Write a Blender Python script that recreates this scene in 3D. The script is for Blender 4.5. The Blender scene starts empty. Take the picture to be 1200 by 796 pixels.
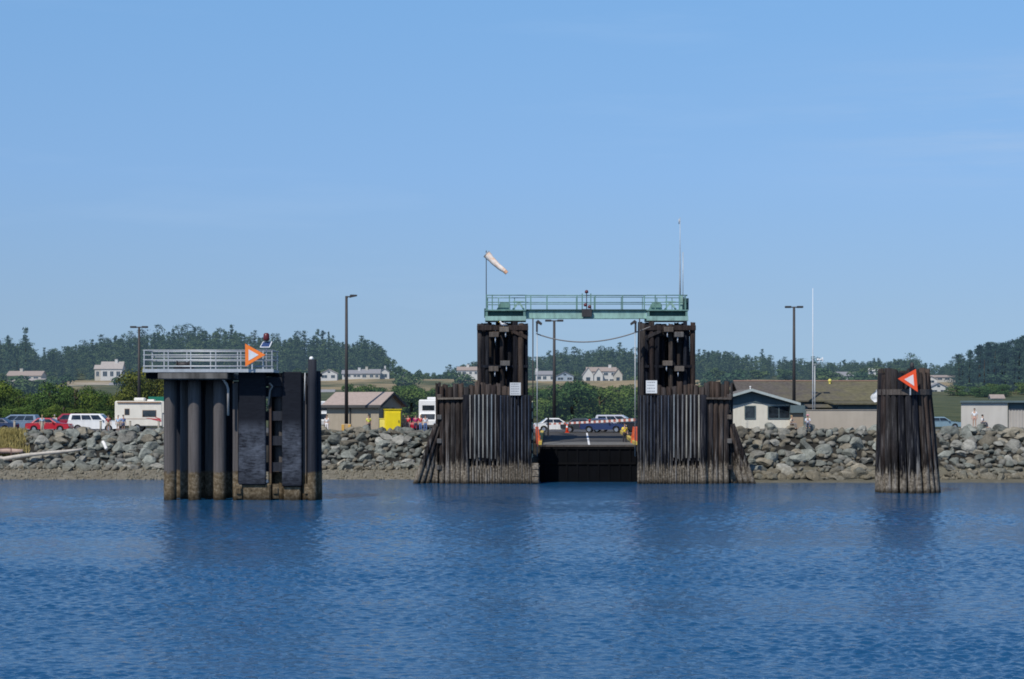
import bpy, math, random
import numpy as np
from mathutils import Vector, Matrix, noise

random.seed(7)
RNG = np.random.default_rng(11)
SC = bpy.context.scene
COL = SC.collection
PI = math.pi
R = math.radians

# ------------------------------------------------------------------ survey of the place
EYE = 6.8            # deck height of the viewer above the water
F = 2239.0           # focal length of the survey in photo pixels
CX, HY = 600.0, 478.0
def X(px, Y): return (px - CX) * Y / F
def Z(py, Y): return EYE + (HY - py) * Y / F
def M(n, Y): return n * Y / F          # n photo pixels at distance Y, in metres

SUN_EL, SUN_AZ = R(50), R(211)         # azimuth of the sun, clockwise from +Y: behind the viewer, a little to the left

# ------------------------------------------------------------------ materials
def nodes(name):
    m = bpy.data.materials.new(name)
    m.use_nodes = True
    nt = m.node_tree
    nt.nodes.clear()
    return m, nt
def N(nt, t, **kw):
    n = nt.nodes.new(t)
    for k, v in kw.items():
        if k.startswith('i_'):
            n.inputs[k[2:].replace('_', ' ')].default_value = v
        else:
            setattr(n, k, v)
    return n
def L(nt, a, b): nt.links.new(a, b)
def ramp(nt, fac, stops, interp='LINEAR'):
    r = N(nt, 'ShaderNodeValToRGB')
    r.color_ramp.interpolation = interp
    e = r.color_ramp.elements
    while len(e) < len(stops): e.new(0.5)
    for i, (p, c) in enumerate(stops):
        e[i].position = p
        e[i].color = (c[0], c[1], c[2], 1) if hasattr(c, '__len__') else (c, c, c, 1)
    L(nt, fac, r.inputs['Fac'])
    return r.outputs['Color']
def noise_tex(nt, scale, detail=4, vec=None, rough=0.55):
    n = N(nt, 'ShaderNodeTexNoise')
    n.inputs['Scale'].default_value = scale
    n.inputs['Detail'].default_value = detail
    n.inputs['Roughness'].default_value = rough
    if vec is not None: L(nt, vec, n.inputs['Vector'])
    return n.outputs['Fac']
def mapping(nt, vec, scale=(1, 1, 1)):
    mp = N(nt, 'ShaderNodeMapping')
    mp.inputs['Scale'].default_value = scale
    L(nt, vec, mp.inputs['Vector'])
    return mp.outputs['Vector']
def mixc(nt, fac, a, b, mode='MIX'):
    m = N(nt, 'ShaderNodeMix', data_type='RGBA', blend_type=mode)
    for sock, v in ((m.inputs[0], fac), (m.inputs[6], a), (m.inputs[7], b)):
        if hasattr(v, 'node'): L(nt, v, sock)
        elif hasattr(v, '__len__'): sock.default_value = (v[0], v[1], v[2], 1)
        else: sock.default_value = v
    return m.outputs[2]
def math_n(nt, op, a, b=None, c=None, clamp=False):
    m = N(nt, 'ShaderNodeMath', operation=op)
    m.use_clamp = clamp
    for i, v in enumerate((a, b, c)):
        if v is None: continue
        if hasattr(v, 'node'): L(nt, v, m.inputs[i])
        else: m.inputs[i].default_value = v
    return m.outputs[0]
HAZE_GLOW = (0.235, 0.40, 0.64)
def finish(m, nt, color, rough=0.7, bump=None, bump_str=0.3, bump_dist=0.05, metal=0.0, spec=0.3, air=0.0):
    p = N(nt, 'ShaderNodeBsdfPrincipled')
    if hasattr(color, 'node'): L(nt, color, p.inputs['Base Color'])
    else: p.inputs['Base Color'].default_value = (color[0], color[1], color[2], 1)
    if hasattr(rough, 'node'): L(nt, rough, p.inputs['Roughness'])
    else: p.inputs['Roughness'].default_value = rough
    p.inputs['Metallic'].default_value = metal
    p.inputs['Specular IOR Level'].default_value = spec
    if bump is not None:
        b = N(nt, 'ShaderNodeBump')
        b.inputs['Strength'].default_value = bump_str
        b.inputs['Distance'].default_value = bump_dist
        L(nt, bump, b.inputs['Height'])
        L(nt, b.outputs['Normal'], p.inputs['Normal'])
    o = N(nt, 'ShaderNodeOutputMaterial')
    if air > 0:      # distance haze painted in: a blue glow mixed into far surfaces
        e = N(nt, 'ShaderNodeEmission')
        e.inputs['Color'].default_value = (*HAZE_GLOW, 1)
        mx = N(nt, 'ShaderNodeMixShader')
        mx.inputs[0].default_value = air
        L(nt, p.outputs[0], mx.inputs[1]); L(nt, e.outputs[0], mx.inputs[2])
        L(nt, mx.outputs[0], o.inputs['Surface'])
    else:
        L(nt, p.outputs[0], o.inputs['Surface'])
    return m
_paint = {}
def paint(c, rough=0.5, dirt=0.25, scale=1.5, metal=0.0, air=0.0, spec=0.4):
    """weathered paint: a colour with soft patches and vertical streaks"""
    key = (tuple(c), rough, dirt, scale, metal, air, spec)
    if key in _paint: return _paint[key]
    m, nt = nodes('paint_%d' % len(_paint))
    tc = N(nt, 'ShaderNodeTexCoord').outputs['Object']
    n1 = noise_tex(nt, scale, 5, tc)
    n2 = noise_tex(nt, scale * 3, 3, mapping(nt, tc, (1, 1, 0.12)))
    f = math_n(nt, 'ADD', math_n(nt, 'MULTIPLY', n1, 0.5), math_n(nt, 'MULTIPLY', n2, 0.5))
    col = ramp(nt, f, [(0.3, [x * (1 - dirt) for x in c]), (0.62, [min(0.9, x * (1 + dirt * 0.35)) for x in c])])
    finish(m, nt, col, rough, metal=metal, air=air, spec=spec)
    _paint[key] = m
    return m
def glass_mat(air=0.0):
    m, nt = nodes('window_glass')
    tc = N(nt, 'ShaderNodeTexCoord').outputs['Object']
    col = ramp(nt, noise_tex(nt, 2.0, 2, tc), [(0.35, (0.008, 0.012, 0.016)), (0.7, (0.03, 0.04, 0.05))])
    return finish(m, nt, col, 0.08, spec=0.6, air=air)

def timber_mat(name, c0, c1, band=1.75, stain=0.5):
    """creosoted timber: dark grain, a paler barnacle band near the water, wet black above it"""
    m, nt = nodes(name)
    tc = N(nt, 'ShaderNodeTexCoord').outputs['Object']
    pos = N(nt, 'ShaderNodeNewGeometry').outputs['Position']
    oi = N(nt, 'ShaderNodeObjectInfo').outputs['Random']
    grain = noise_tex(nt, 7, 6, mapping(nt, pos, (1, 1, 0.07)), 0.7)
    blot = noise_tex(nt, 0.9, 4, mapping(nt, pos, (1, 1, 0.45)))
    base = ramp(nt, grain, [(0.30, c0), (0.72, c1)])
    tone = ramp(nt, oi, [(0.0, (0.55, 0.55, 0.62)), (0.35, (1.0, 0.92, 0.87)), (0.65, (0.75, 0.85, 1.0)), (1.0, (1.3, 1.2, 1.1))])
    base = mixc(nt, 1.0, base, tone, 'MULTIPLY')
    rust = ramp(nt, blot, [(0.52, 0.0), (0.72, 1.0)])
    base = mixc(nt, math_n(nt, 'MULTIPLY', rust, stain), base, (0.052, 0.036, 0.030))
    # tide bands by height
    z = N(nt, 'ShaderNodeSeparateXYZ'); L(nt, pos, z.inputs[0])
    zz = math_n(nt, 'ADD', z.outputs['Z'], math_n(nt, 'MULTIPLY', math_n(nt, 'SUBTRACT', noise_tex(nt, 2.2, 5, mapping(nt, pos, (1.8, 1.8, 0.30)), 0.7), 0.5), 4.2))
    barn_c = ramp(nt, noise_tex(nt, 5, 6, pos, 0.75), [(0.32, (0.03, 0.027, 0.022)), (0.5, (0.15, 0.125, 0.095)), (0.68, (0.34, 0.30, 0.24))])
    k = ramp(nt, math_n(nt, 'DIVIDE', zz, 4.0), [(band / 4 - 0.09, 1.0), (band / 4 + 0.06, 0.0)])
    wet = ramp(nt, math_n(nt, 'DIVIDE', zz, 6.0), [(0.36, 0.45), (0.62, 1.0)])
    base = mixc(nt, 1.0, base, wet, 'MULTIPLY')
    col = mixc(nt, k, base, barn_c)
    st = ramp(nt, noise_tex(nt, 6.5, 3, mapping(nt, pos, (1, 1, 0.045)), 0.6), [(0.54, 0.0), (0.68, 1.0)])
    st = math_n(nt, 'MULTIPLY', st, ramp(nt, math_n(nt, 'DIVIDE', z.outputs['Z'], 8.0), [(0.3, 0.95), (0.85, 0.12)]))
    col = mixc(nt, math_n(nt, 'MULTIPLY', st, 0.75), col, (0.23, 0.22, 0.21))
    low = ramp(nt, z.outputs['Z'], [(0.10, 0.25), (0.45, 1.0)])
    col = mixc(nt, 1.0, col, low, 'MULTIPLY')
    return finish(m, nt, col, 0.85, bump=math_n(nt, 'ADD', grain, noise_tex(nt, 9, 5, pos)), bump_str=0.6, bump_dist=0.06, spec=0.04)

def steel_pile_mat(name, c, band=2.05):
    m, nt = nodes(name)
    pos = N(nt, 'ShaderNodeNewGeometry').outputs['Position']
    z = N(nt, 'ShaderNodeSeparateXYZ'); L(nt, pos, z.inputs[0])
    streak = noise_tex(nt, 3, 5, mapping(nt, pos, (1.6, 1.6, 0.08)), 0.65)
    base = ramp(nt, streak, [(0.3, [x * 0.6 for x in c]), (0.7, [x * 1.15 for x in c])])
    zz = math_n(nt, 'ADD', z.outputs['Z'], math_n(nt, 'MULTIPLY', math_n(nt, 'SUBTRACT', noise_tex(nt, 2.0, 5, pos, 0.7), 0.5), 0.9))
    barn = ramp(nt, noise_tex(nt, 4, 6, pos, 0.72), [(0.3, (0.035, 0.028, 0.018)), (0.5, (0.12, 0.09, 0.055)), (0.7, (0.26, 0.22, 0.16))])
    k = ramp(nt, math_n(nt, 'DIVIDE', zz, 4.0), [(band / 4 - 0.02, 1.0), (band / 4 + 0.02, 0.0)])
    col = mixc(nt, k, base, barn)
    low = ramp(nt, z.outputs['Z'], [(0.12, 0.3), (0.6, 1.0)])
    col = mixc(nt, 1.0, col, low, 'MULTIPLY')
    return finish(m, nt, col, 0.65, bump=noise_tex(nt, 6, 5, pos), bump_str=0.35, bump_dist=0.05, spec=0.05)

def fender_mat(name):
    """black plastic fender facing with a scuffed blue-grey rubbing zone"""
    m, nt = nodes(name)
    pos = N(nt, 'ShaderNodeNewGeometry').outputs['Position']
    z = N(nt, 'ShaderNodeSeparateXYZ'); L(nt, pos, z.inputs[0])
    n1 = noise_tex(nt, 1.1, 6, pos, 0.65)
    n2 = noise_tex(nt, 4, 5, mapping(nt, pos, (0.5, 1, 2.2)), 0.7)
    zone = ramp(nt, math_n(nt, 'DIVIDE', math_n(nt, 'ADD', z.outputs['Z'], math_n(nt, 'MULTIPLY', math_n(nt, 'SUBTRACT', n2, 0.5), 0.8)), 10.0),
                [(0.10, 0.0), (0.22, 1.0), (0.50, 0.85), (0.60, 0.0)])
    scuff = math_n(nt, 'MULTIPLY', zone, ramp(nt, math_n(nt, 'MULTIPLY', math_n(nt, 'ADD', n1, n2), 0.5), [(0.38, 0.0), (0.66, 1.0)]))
    col = mixc(nt, scuff, ramp(nt, n2, [(0.3, (0.009, 0.010, 0.014)), (0.7, (0.016, 0.018, 0.024))]), (0.11, 0.125, 0.155))
    return finish(m, nt, col, 0.55, bump=n2, bump_str=0.2, bump_dist=0.03, spec=0.07)

def rock_mat(name, c, c2):
    m, nt = nodes(name)
    tc = N(nt, 'ShaderNodeTexCoord').outputs['Object']
    pos = N(nt, 'ShaderNodeNewGeometry').outputs['Position']
    oi = N(nt, 'ShaderNodeObjectInfo').outputs['Random']
    n1 = noise_tex(nt, 1.8, 6, pos, 0.65)
    n2 = noise_tex(nt, 9, 5, pos, 0.7)
    f = math_n(nt, 'ADD', math_n(nt, 'MULTIPLY', n1, 0.65), math_n(nt, 'MULTIPLY', n2, 0.35))
    col = ramp(nt, f, [(0.32, [x * 0.55 for x in c]), (0.5, c), (0.68, c2)])
    col = mixc(nt, 1.0, col, ramp(nt, oi, [(0, 0.5), (1, 1.15)]), 'MULTIPLY')
    # brown tide film near the water
    z = N(nt, 'ShaderNodeSeparateXYZ'); L(nt, pos, z.inputs[0])
    k = ramp(nt, math_n(nt, 'DIVIDE', math_n(nt, 'ADD', z.outputs['Z'], math_n(nt, 'MULTIPLY', n1, 0.8)), 4.0), [(0.26, 0.7), (0.46, 0.0)])
    col = mixc(nt, k, col, ramp(nt, n2, [(0.3, (0.06, 0.052, 0.036)), (0.7, (0.22, 0.195, 0.14))]))
    return finish(m, nt, col, 0.9, bump=math_n(nt, 'ADD', n1, math_n(nt, 'MULTIPLY', n2, 0.4)), bump_str=0.6, bump_dist=0.12, spec=0.15)

def leaf_mat(name, dark, mid, light, air=0.0, scale=0.5):
    m, nt = nodes(name)
    pos = N(nt, 'ShaderNodeNewGeometry').outputs['Position']
    oi = N(nt, 'ShaderNodeObjectInfo').outputs['Random']
    f = math_n(nt, 'ADD', math_n(nt, 'MULTIPLY', noise_tex(nt, scale * 1.6, 5, pos, 0.75), 0.6), math_n(nt, 'MULTIPLY', noise_tex(nt, scale * 6, 3, pos, 0.7), 0.4))
    col = ramp(nt, f, [(0.33, dark), (0.5, mid), (0.66, light)])
    tint = ramp(nt, oi, [(0.0, (0.58, 0.72, 0.85)), (0.4, (0.95, 1.0, 0.9)), (0.75, (1.15, 1.05, 0.8)), (1.0, (1.35, 1.2, 0.85))])
    col = mixc(nt, 1.0, col, tint, 'MULTIPLY')
    return finish(m, nt, col, 0.8, spec=0.12, air=air)

MT = {}
MT['timber'] = timber_mat('creosote_timber', (0.008, 0.0078, 0.008), (0.062, 0.054, 0.050), stain=0.32)
MT['timber_dark'] = timber_mat('creosote_timber_black', (0.005, 0.0055, 0.0075), (0.027, 0.029, 0.036), stain=0.05)
MT['timber_brown'] = timber_mat('creosote_timber_brown', (0.010, 0.009, 0.0085), (0.088, 0.070, 0.061), stain=0.5)
MT['rub_strip'] = timber_mat('pale_rubbing_strip', (0.14, 0.145, 0.135), (0.37, 0.37, 0.34), band=1.0, stain=0.12)
MT['rub_dull'] = timber_mat('dull_rubbing_strip', (0.03, 0.036, 0.05), (0.10, 0.115, 0.14), band=1.8, stain=0.05)
MT['block'] = timber_mat('sawn_timber_end', (0.06, 0.054, 0.047), (0.19, 0.17, 0.145), band=0.2, stain=0.35)
MT['steel'] = steel_pile_mat('weathered_steel_pile', (0.115, 0.104, 0.10))
MT['steel_dark'] = steel_pile_mat('dark_steel_pile', (0.030, 0.033, 0.042))
MT['fender'] = fender_mat('black_fender_facing')
MT['black_steel'] = paint((0.008, 0.009, 0.012), 0.7, 0.5, 1.0, spec=0.06)
MT['ramp_shade'] = paint((0.0022, 0.0026, 0.0038), 0.8, 0.5, 1.0, spec=0.1)  # near-black colour that carries the deep shade under the ramp
MT['concrete'] = paint((0.20, 0.185, 0.165), 0.9, 0.5, 0.9)
MT['galv'] = paint((0.42, 0.44, 0.45), 0.5, 0.2, 2.0, metal=0.3)
MT['green'] = paint((0.13, 0.245, 0.21), 0.6, 0.5, 1.2)
MT['green_pale'] = paint((0.25, 0.40, 0.35), 0.6, 0.45, 1.2)
MT['green_dark'] = paint((0.02, 0.065, 0.065), 0.7, 0.4, 1.2)
MT['orange'] = paint((0.85, 0.20, 0.025), 0.55, 0.12)
MT['redorange'] = paint((0.80, 0.085, 0.02), 0.55, 0.12)
MT['palegrey'] = paint((0.62, 0.64, 0.66), 0.6, 0.15)
MT['white'] = paint((0.78, 0.78, 0.76), 0.5, 0.12)
MT['red'] = paint((0.5, 0.025, 0.025), 0.5, 0.2)
MT['dark_pole'] = paint((0.035, 0.032, 0.032), 0.6, 0.3)
MT['rubber'] = paint((0.015, 0.015, 0.016), 0.85, 0.3)
MT['chrome'] = paint((0.45, 0.45, 0.46), 0.3, 0.15, metal=0.8)
MT['glass'] = glass_mat()
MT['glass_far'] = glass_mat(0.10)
MT['asphalt'] = paint((0.07, 0.067, 0.065), 0.95, 0.35, 0.5)
MT['yellow'] = paint((0.80, 0.62, 0.015), 0.5, 0.1)
MT['yellow_pale'] = paint((0.70, 0.60, 0.14), 0.6, 0.15)
MT['bark'] = paint((0.06, 0.045, 0.035), 0.95, 0.4, 3)
MT['lamp_red'] = paint((0.10, 0.014, 0.018), 0.35, 0.2)

# ------------------------------------------------------------------ mesh helpers
class MB:
    def __init__(self):
        self.v, self.f, self.m, self.s = [], [], [], []
    def add(self, vs, fs, mi=0, smooth=False):
        b = len(self.v)
        self.v.extend([tuple(p) for p in vs])
        for f in fs:
            self.f.append([i + b for i in f]); self.m.append(mi); self.s.append(smooth)
        return self
    def box(self, x0, x1, y0, y1, z0, z1, mi=0, bevel=0.0):
        if bevel <= 0:
            vs = [(x, y, z) for z in (z0, z1) for y in (y0, y1) for x in (x0, x1)]
            return self.add(vs, [(0, 2, 3, 1), (4, 5, 7, 6), (0, 1, 5, 4), (2, 6, 7, 3), (0, 4, 6, 2), (1, 3, 7, 5)], mi)
        b = bevel
        rings = []
        for z, i in ((z0, b), (z0 + b, 0), (z1 - b, 0), (z1, b)):
            xa, xb, ya, yb = x0 + i, x1 - i, y0 + i, y1 - i
            c = b if i == 0 else b * 0.5
            rings.append([(xa + c, ya, z), (xb - c, ya, z), (xb, ya + c, z), (xb, yb - c, z), (xb - c, yb, z), (xa + c, yb, z), (xa, yb - c, z), (xa, ya + c, z)])
        return self.loft(rings, mi)
    def loft(self, rings, mi=0, smooth=False, caps=True, closed=True):
        n = len(rings[0])
        vs = [p for r in rings for p in r]
        fs = []
        for k in range(len(rings) - 1):
            for i in range(n if closed else n - 1):
                j = (i + 1) % n
                fs.append((k * n + i, k * n + j, (k + 1) * n + j, (k + 1) * n + i))
        self.add(vs, fs, mi, smooth)
        if caps:
            b = len(self.v) - len(vs)
            self.f.append([b + i for i in range(n)][::-1]); self.m.append(mi); self.s.append(False)
            o = b + (len(rings) - 1) * n
            self.f.append([o + i for i in range(n)]); self.m.append(mi); self.s.append(False)
        return self
    def tube(self, pts, r, n=8, mi=0, smooth=True, caps=True):
        pts = [Vector(p) for p in pts]
        if not hasattr(r, '__len__'): r = [r] * len(pts)
        rings = []
        for k, p in enumerate(pts):
            d = (pts[min(k + 1, len(pts) - 1)] - pts[max(k - 1, 0)]).normalized()
            a = d.cross(Vector((0, 1, 0)) if abs(d.y) < 0.9 else Vector((1, 0, 0))).normalized()
            b = d.cross(a).normalized()
            rings.append([p + (a * math.cos(2 * PI * i / n) + b * math.sin(2 * PI * i / n)) * r[k] for i in range(n)])
        return self.loft(rings, mi, smooth, caps)
    def bar(self, p0, p1, w, h, mi=0):
        """square bar from p0 to p1"""
        p0, p1 = Vector(p0), Vector(p1)
        d = (p1 - p0).normalized()
        up = Vector((0, 0, 1)) if abs(d.z) < 0.95 else Vector((0, 1, 0))
        a = d.cross(up).normalized(); b = a.cross(d).normalized()
        q = [a * w / 2 * sx + b * h / 2 * sy for sx, sy in ((-1, -1), (1, -1), (1, 1), (-1, 1))]
        return self.loft([[p0 + o for o in q], [p1 + o for o in q]], mi)
    def prism(self, poly, axis, a0, a1, mi=0):
        """poly in the plane across the axis, extruded from a0 to a1"""
        def put(p, a):
            return {'x': (a, p[0], p[1]), 'y': (p[0], a, p[1]), 'z': (p[0], p[1], a)}[axis]
        return self.loft([[put(p, a0) for p in poly], [put(p, a1) for p in poly]], mi)
    def sphere(self, c, r, n=10, m=6, mi=0, sc=(1, 1, 1)):
        rings = []
        for k in range(m + 1):
            t = PI * (0.02 + 0.96 * k / m)
            rings.append([(c[0] + r * sc[0] * math.sin(t) * math.cos(2 * PI * i / n), c[1] + r * sc[1] * math.sin(t) * math.sin(2 * PI * i / n), c[2] - r * sc[2] * math.cos(t)) for i in range(n)])
        return self.loft(rings, mi, True)
    def mesh(self, name, mats):
        me = bpy.data.meshes.new(name)
        me.from_pydata(self.v, [], self.f)
        for m in (mats if isinstance(mats, (list, tuple)) else [mats]): me.materials.append(m)
        me.polygons.foreach_set('material_index', self.m)
        me.polygons.foreach_set('use_smooth', self.s)
        me.update()
        return me
    def build(self, name, mats, parent=None):
        o = bpy.data.objects.new(name, self.mesh(name, mats))
        COL.objects.link(o)
        if parent is not None: o.parent = parent
        return o

def np_mesh(name, V, Fq, mats, midx=None):
    """mesh from numpy arrays of vertices and quads"""
    me = bpy.data.meshes.new(name)
    n, q = len(V), len(Fq)
    me.vertices.add(n); me.vertices.foreach_set('co', np.asarray(V, np.float32).ravel())
    k = Fq.shape[1]
    me.loops.add(q * k); me.loops.foreach_set('vertex_index', np.asarray(Fq, np.int32).ravel())
    me.polygons.add(q)
    me.polygons.foreach_set('loop_start', np.arange(0, q * k, k, dtype=np.int32))
    me.polygons.foreach_set('loop_total', np.full(q, k, np.int32))
    for m in (mats if isinstance(mats, (list, tuple)) else [mats]): me.materials.append(m)
    if midx is not None: me.polygons.foreach_set('material_index', np.asarray(midx, np.int32))
    me.update(calc_edges=True)
    return me

def thing(name, label, cat, loc=(0, 0, 0), rz=0.0, group=None):
    o = bpy.data.objects.new(name, None)
    o.empty_display_size = 0.3
    COL.objects.link(o)
    o.location = loc; o.rotation_euler = (0, 0, rz)
    o['label'] = label; o['category'] = cat
    if group: o['group'] = group
    return o
def tag(o, label, cat, group=None, kind=None):
    o['label'] = label; o['category'] = cat
    if group: o['group'] = group
    if kind: o['kind'] = kind
    return o
def struct(o):
    o['kind'] = 'structure'
    return o
def put(name, me, loc, rz=0.0, scale=None, parent=None, rot=None):
    o = bpy.data.objects.new(name, me)
    COL.objects.link(o)
    o.location = loc
    o.rotation_euler = rot if rot else (0, 0, rz)
    if scale is not None: o.scale = scale if hasattr(scale, '__len__') else (scale,) * 3
    if parent is not None: o.parent = parent
    return o
def dup(root, loc, rz, label=None, group=None, scale=None):
    def cp(o, par):
        c = o.copy(); COL.objects.link(c)
        if par is not None: c.parent = par
        for ch in list(o.children): cp(ch, c)
        return c
    r = cp(root, None)
    r.location = loc; r.rotation_euler = (0, 0, rz)
    if scale is not None: r.scale = (scale,) * 3
    if label: r['label'] = label
    if group: r['group'] = group
    return r

def lerp_list(x, pts):
    if x <= pts[0][0]: return pts[0][1]
    for (a, b), (c, d) in zip(pts, pts[1:]):
        if x <= c: return b + (d - b) * (x - a) / (c - a)
    return pts[-1][1]
def smooth(a, b, x):
    t = min(1, max(0, (x - a) / (b - a))); return t * t * (3 - 2 * t)

# ------------------------------------------------------------------ camera, sky and sun
cam = bpy.data.cameras.new('camera')
cam.sensor_width = 36.0
cam.lens = F / 1200 * 36.0
cam.shift_y = (HY - 398.0) / 1200.0
cam.clip_end = 20000
co = bpy.data.objects.new('camera', cam)
COL.objects.link(co)
co.location = (0, 0, EYE); co.rotation_euler = (PI / 2, 0, 0)
SC.camera = co

w = bpy.data.worlds.new('World'); SC.world = w
w.use_nodes = True
nt = w.node_tree; nt.nodes.clear()
sky = N(nt, 'ShaderNodeTexSky', sky_type='NISHITA')
sky.sun_disc = False
sky.sun_elevation = SUN_EL; sky.sun_rotation = SUN_AZ
sky.altitude = 0; sky.air_density = 1.0; sky.dust_density = 0.25; sky.ozone_density = 2.5
# look a little higher into the sky model than the true ray: clear northern air without a white rim
tc = N(nt, 'ShaderNodeTexCoord').outputs['Generated']
sp = N(nt, 'ShaderNodeSeparateXYZ'); L(nt, tc, sp.inputs[0])
zc = math_n(nt, 'MULTIPLY_ADD', math_n(nt, 'MAXIMUM', sp.outputs['Z'], 0.0), 0.6, 0.17)
cb = N(nt, 'ShaderNodeCombineXYZ')
L(nt, sp.outputs['X'], cb.inputs[0]); L(nt, sp.outputs['Y'], cb.inputs[1]); L(nt, zc, cb.inputs[2])
nv = N(nt, 'ShaderNodeVectorMath', operation='NORMALIZE'); L(nt, cb.outputs[0], nv.inputs[0])
L(nt, nv.outputs[0], sky.inputs['Vector'])
skyc = mixc(nt, 1.0, sky.outputs['Color'], ramp(nt, sp.outputs['Z'], [(0.0, (0.84, 0.77, 0.69)), (0.05, (0.86, 0.83, 0.79)), (0.12, (0.84, 0.93, 0.99)), (0.21, (0.81, 1.01, 1.10)), (0.45, (0.46, 0.64, 0.86)), (1.0, (0.34, 0.46, 0.64))]), 'MULTIPLY')
# thin high cirrus
cir = noise_tex(nt, 3.0, 6, mapping(nt, tc, (1.0, 1.0, 9.0)), 0.6)
skyc = mixc(nt, math_n(nt, 'MULTIPLY', ramp(nt, cir, [(0.55, 0.0), (0.85, 1.0)]), 0.06), skyc, (7.0, 7.6, 8.2))
wx_ = ramp(nt, math_n(nt, 'DIVIDE', sp.outputs['X'], sp.outputs['Y']), [(0.10, 0.0), (0.26, 1.0), (0.5, 1.0), (0.8, 0.0)])
wz_ = ramp(nt, sp.outputs['Z'], [(0.10, 0.0), (0.142, 1.0), (0.19, 0.0)])
wn_ = ramp(nt, noise_tex(nt, 5.0, 6, mapping(nt, tc, (1.0, 1.0, 12.0)), 0.62), [(0.40, 0.0), (0.75, 1.0)])
skyc = mixc(nt, math_n(nt, 'MULTIPLY', math_n(nt, 'MULTIPLY', wx_, wz_), math_n(nt, 'MULTIPLY', wn_, 0.45)), skyc, (3.6, 4.3, 5.3))
bg = N(nt, 'ShaderNodeBackground'); bg.inputs['Strength'].default_value = 0.145
L(nt, skyc, bg.inputs['Color'])
wo = N(nt, 'ShaderNodeOutputWorld'); L(nt, bg.outputs[0], wo.inputs['Surface'])

sd = bpy.data.lights.new('sun', 'SUN')
sd.energy = 4.4; sd.angle = R(0.53); sd.color = (1.0, 0.95, 0.87)
so = bpy.data.objects.new('sun', sd); COL.objects.link(so)
sdir = Vector((math.sin(SUN_AZ) * math.cos(SUN_EL), math.cos(SUN_AZ) * math.cos(SUN_EL), math.sin(SUN_EL)))
so.rotation_euler = sdir.to_track_quat('Z', 'Y').to_euler()
so.location = sdir * 100
SC.view_settings.view_transform = 'Standard'
SC.view_settings.look = 'None'
SC.view_settings.exposure = 0
SC.render.resolution_x, SC.render.resolution_y = 1024, 679
SC.cycles.max_bounces = 6
SC.cycles.filter_width = 1.8
SC.cycles.use_denoising = True

# ------------------------------------------------------------------ water
def water_mat():
    m, nt = nodes('sea_water')
    pos = N(nt, 'ShaderNodeNewGeometry').outputs['Position']
    a = noise_tex(nt, 2.2, 3, mapping(nt, pos, (0.55, 1, 1)), 0.5)
    b = noise_tex(nt, 5.5, 3, mapping(nt, pos, (0.55, 1, 1)), 0.6)
    c = noise_tex(nt, 0.06, 3, mapping(nt, pos, (0.35, 1, 1)), 0.5)
    h = math_n(nt, 'ADD', math_n(nt, 'MULTIPLY', a, 0.55), math_n(nt, 'MULTIPLY', b, 0.28))
    wind = ramp(nt, c, [(0.35, 0.55), (0.65, 1.0)])
    h = math_n(nt, 'MULTIPLY', h, wind)
    bp = N(nt, 'ShaderNodeBump'); bp.inputs['Strength'].default_value = 0.8; bp.inputs['Distance'].default_value = 0.26
    L(nt, h, bp.inputs['Height'])
    p = N(nt, 'ShaderNodeBsdfPrincipled')
    p.inputs['Base Color'].default_value = (0.010, 0.062, 0.145, 1)
    p.inputs['Roughness'].default_value = 0.08
    p.inputs['IOR'].default_value = 1.33
    L(nt, bp.outputs[0], p.inputs['Normal'])
    o = N(nt, 'ShaderNodeOutputMaterial'); L(nt, p.outputs[0], o.inputs['Surface'])
    return m
MT['water'] = water_mat()
# wind ripples as real geometry over the harbour, flat sea beyond
rows_ = [40.0]
while rows_[-1] < 192: rows_.append(rows_[-1] + max(0.062, rows_[-1] * 0.00145))
rows_ = np.array(rows_); cols_ = np.linspace(-0.36, 0.36, 760)
YY, AA = np.meshgrid(rows_, cols_, indexing='ij')
XX = AA * YY
step = np.maximum(YY * 0.72 / 760, YY * 0.00145)
HH = np.zeros_like(XX)
patch = np.zeros_like(XX)
for k in range(14):
    th = RNG.uniform(0, 2 * PI); lam = RNG.uniform(8, 60)
    patch += np.sin((XX * math.cos(th) * 0.5 + YY * math.sin(th) * 1.3) * 2 * PI / lam + RNG.uniform(0, 6.28)) / 14
patch = 0.92 + 0.6 * np.clip(patch * 2.4, -0.8, 0.9)
for k in range(120):
    lam = 0.18 * (0.85 / 0.18) ** (RNG.uniform(0, 1) ** 1.05)
    th = PI / 2 + RNG.normal(0, 1.0)
    amp = 0.0050 * lam ** 0.92
    ph = RNG.uniform(0, 6.28)
    wgt = np.clip((lam / step - 2.2) / 2.5, 0, 1)
    HH += amp * wgt * np.sin((XX * math.cos(th) + YY * math.sin(th)) * 2 * PI / lam + ph + 0.6 * np.sin(XX * 0.21 + k) + 0.5 * np.sin(YY * 0.17 + 2 * k))
HH *= patch
nr, nc = XX.shape
ii = np.arange((nr - 1) * (nc - 1)); rr_, cc_ = ii // (nc - 1), ii % (nc - 1)
q0 = rr_ * nc + cc_
WF_ = np.stack([q0, q0 + 1, q0 + nc + 1, q0 + nc], 1)
WV_ = np.stack([XX, YY, HH], 2).reshape(-1, 3)
nb = len(WV_)
WV_ = np.vstack([WV_, [(-9000, -300, -0.3), (9000, -300, -0.3), (9000, 12000, -0.3), (-9000, 12000, -0.3)]])
WF_ = np.vstack([WF_, [[nb, nb + 1, nb + 2, nb + 3]]])
wme = np_mesh('water', WV_, WF_, MT['water'])
wme.polygons.foreach_set('use_smooth', [True] * len(wme.polygons))
wob_ = bpy.data.objects.new('water', wme); COL.objects.link(wob_)
struct(wob_)

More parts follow.
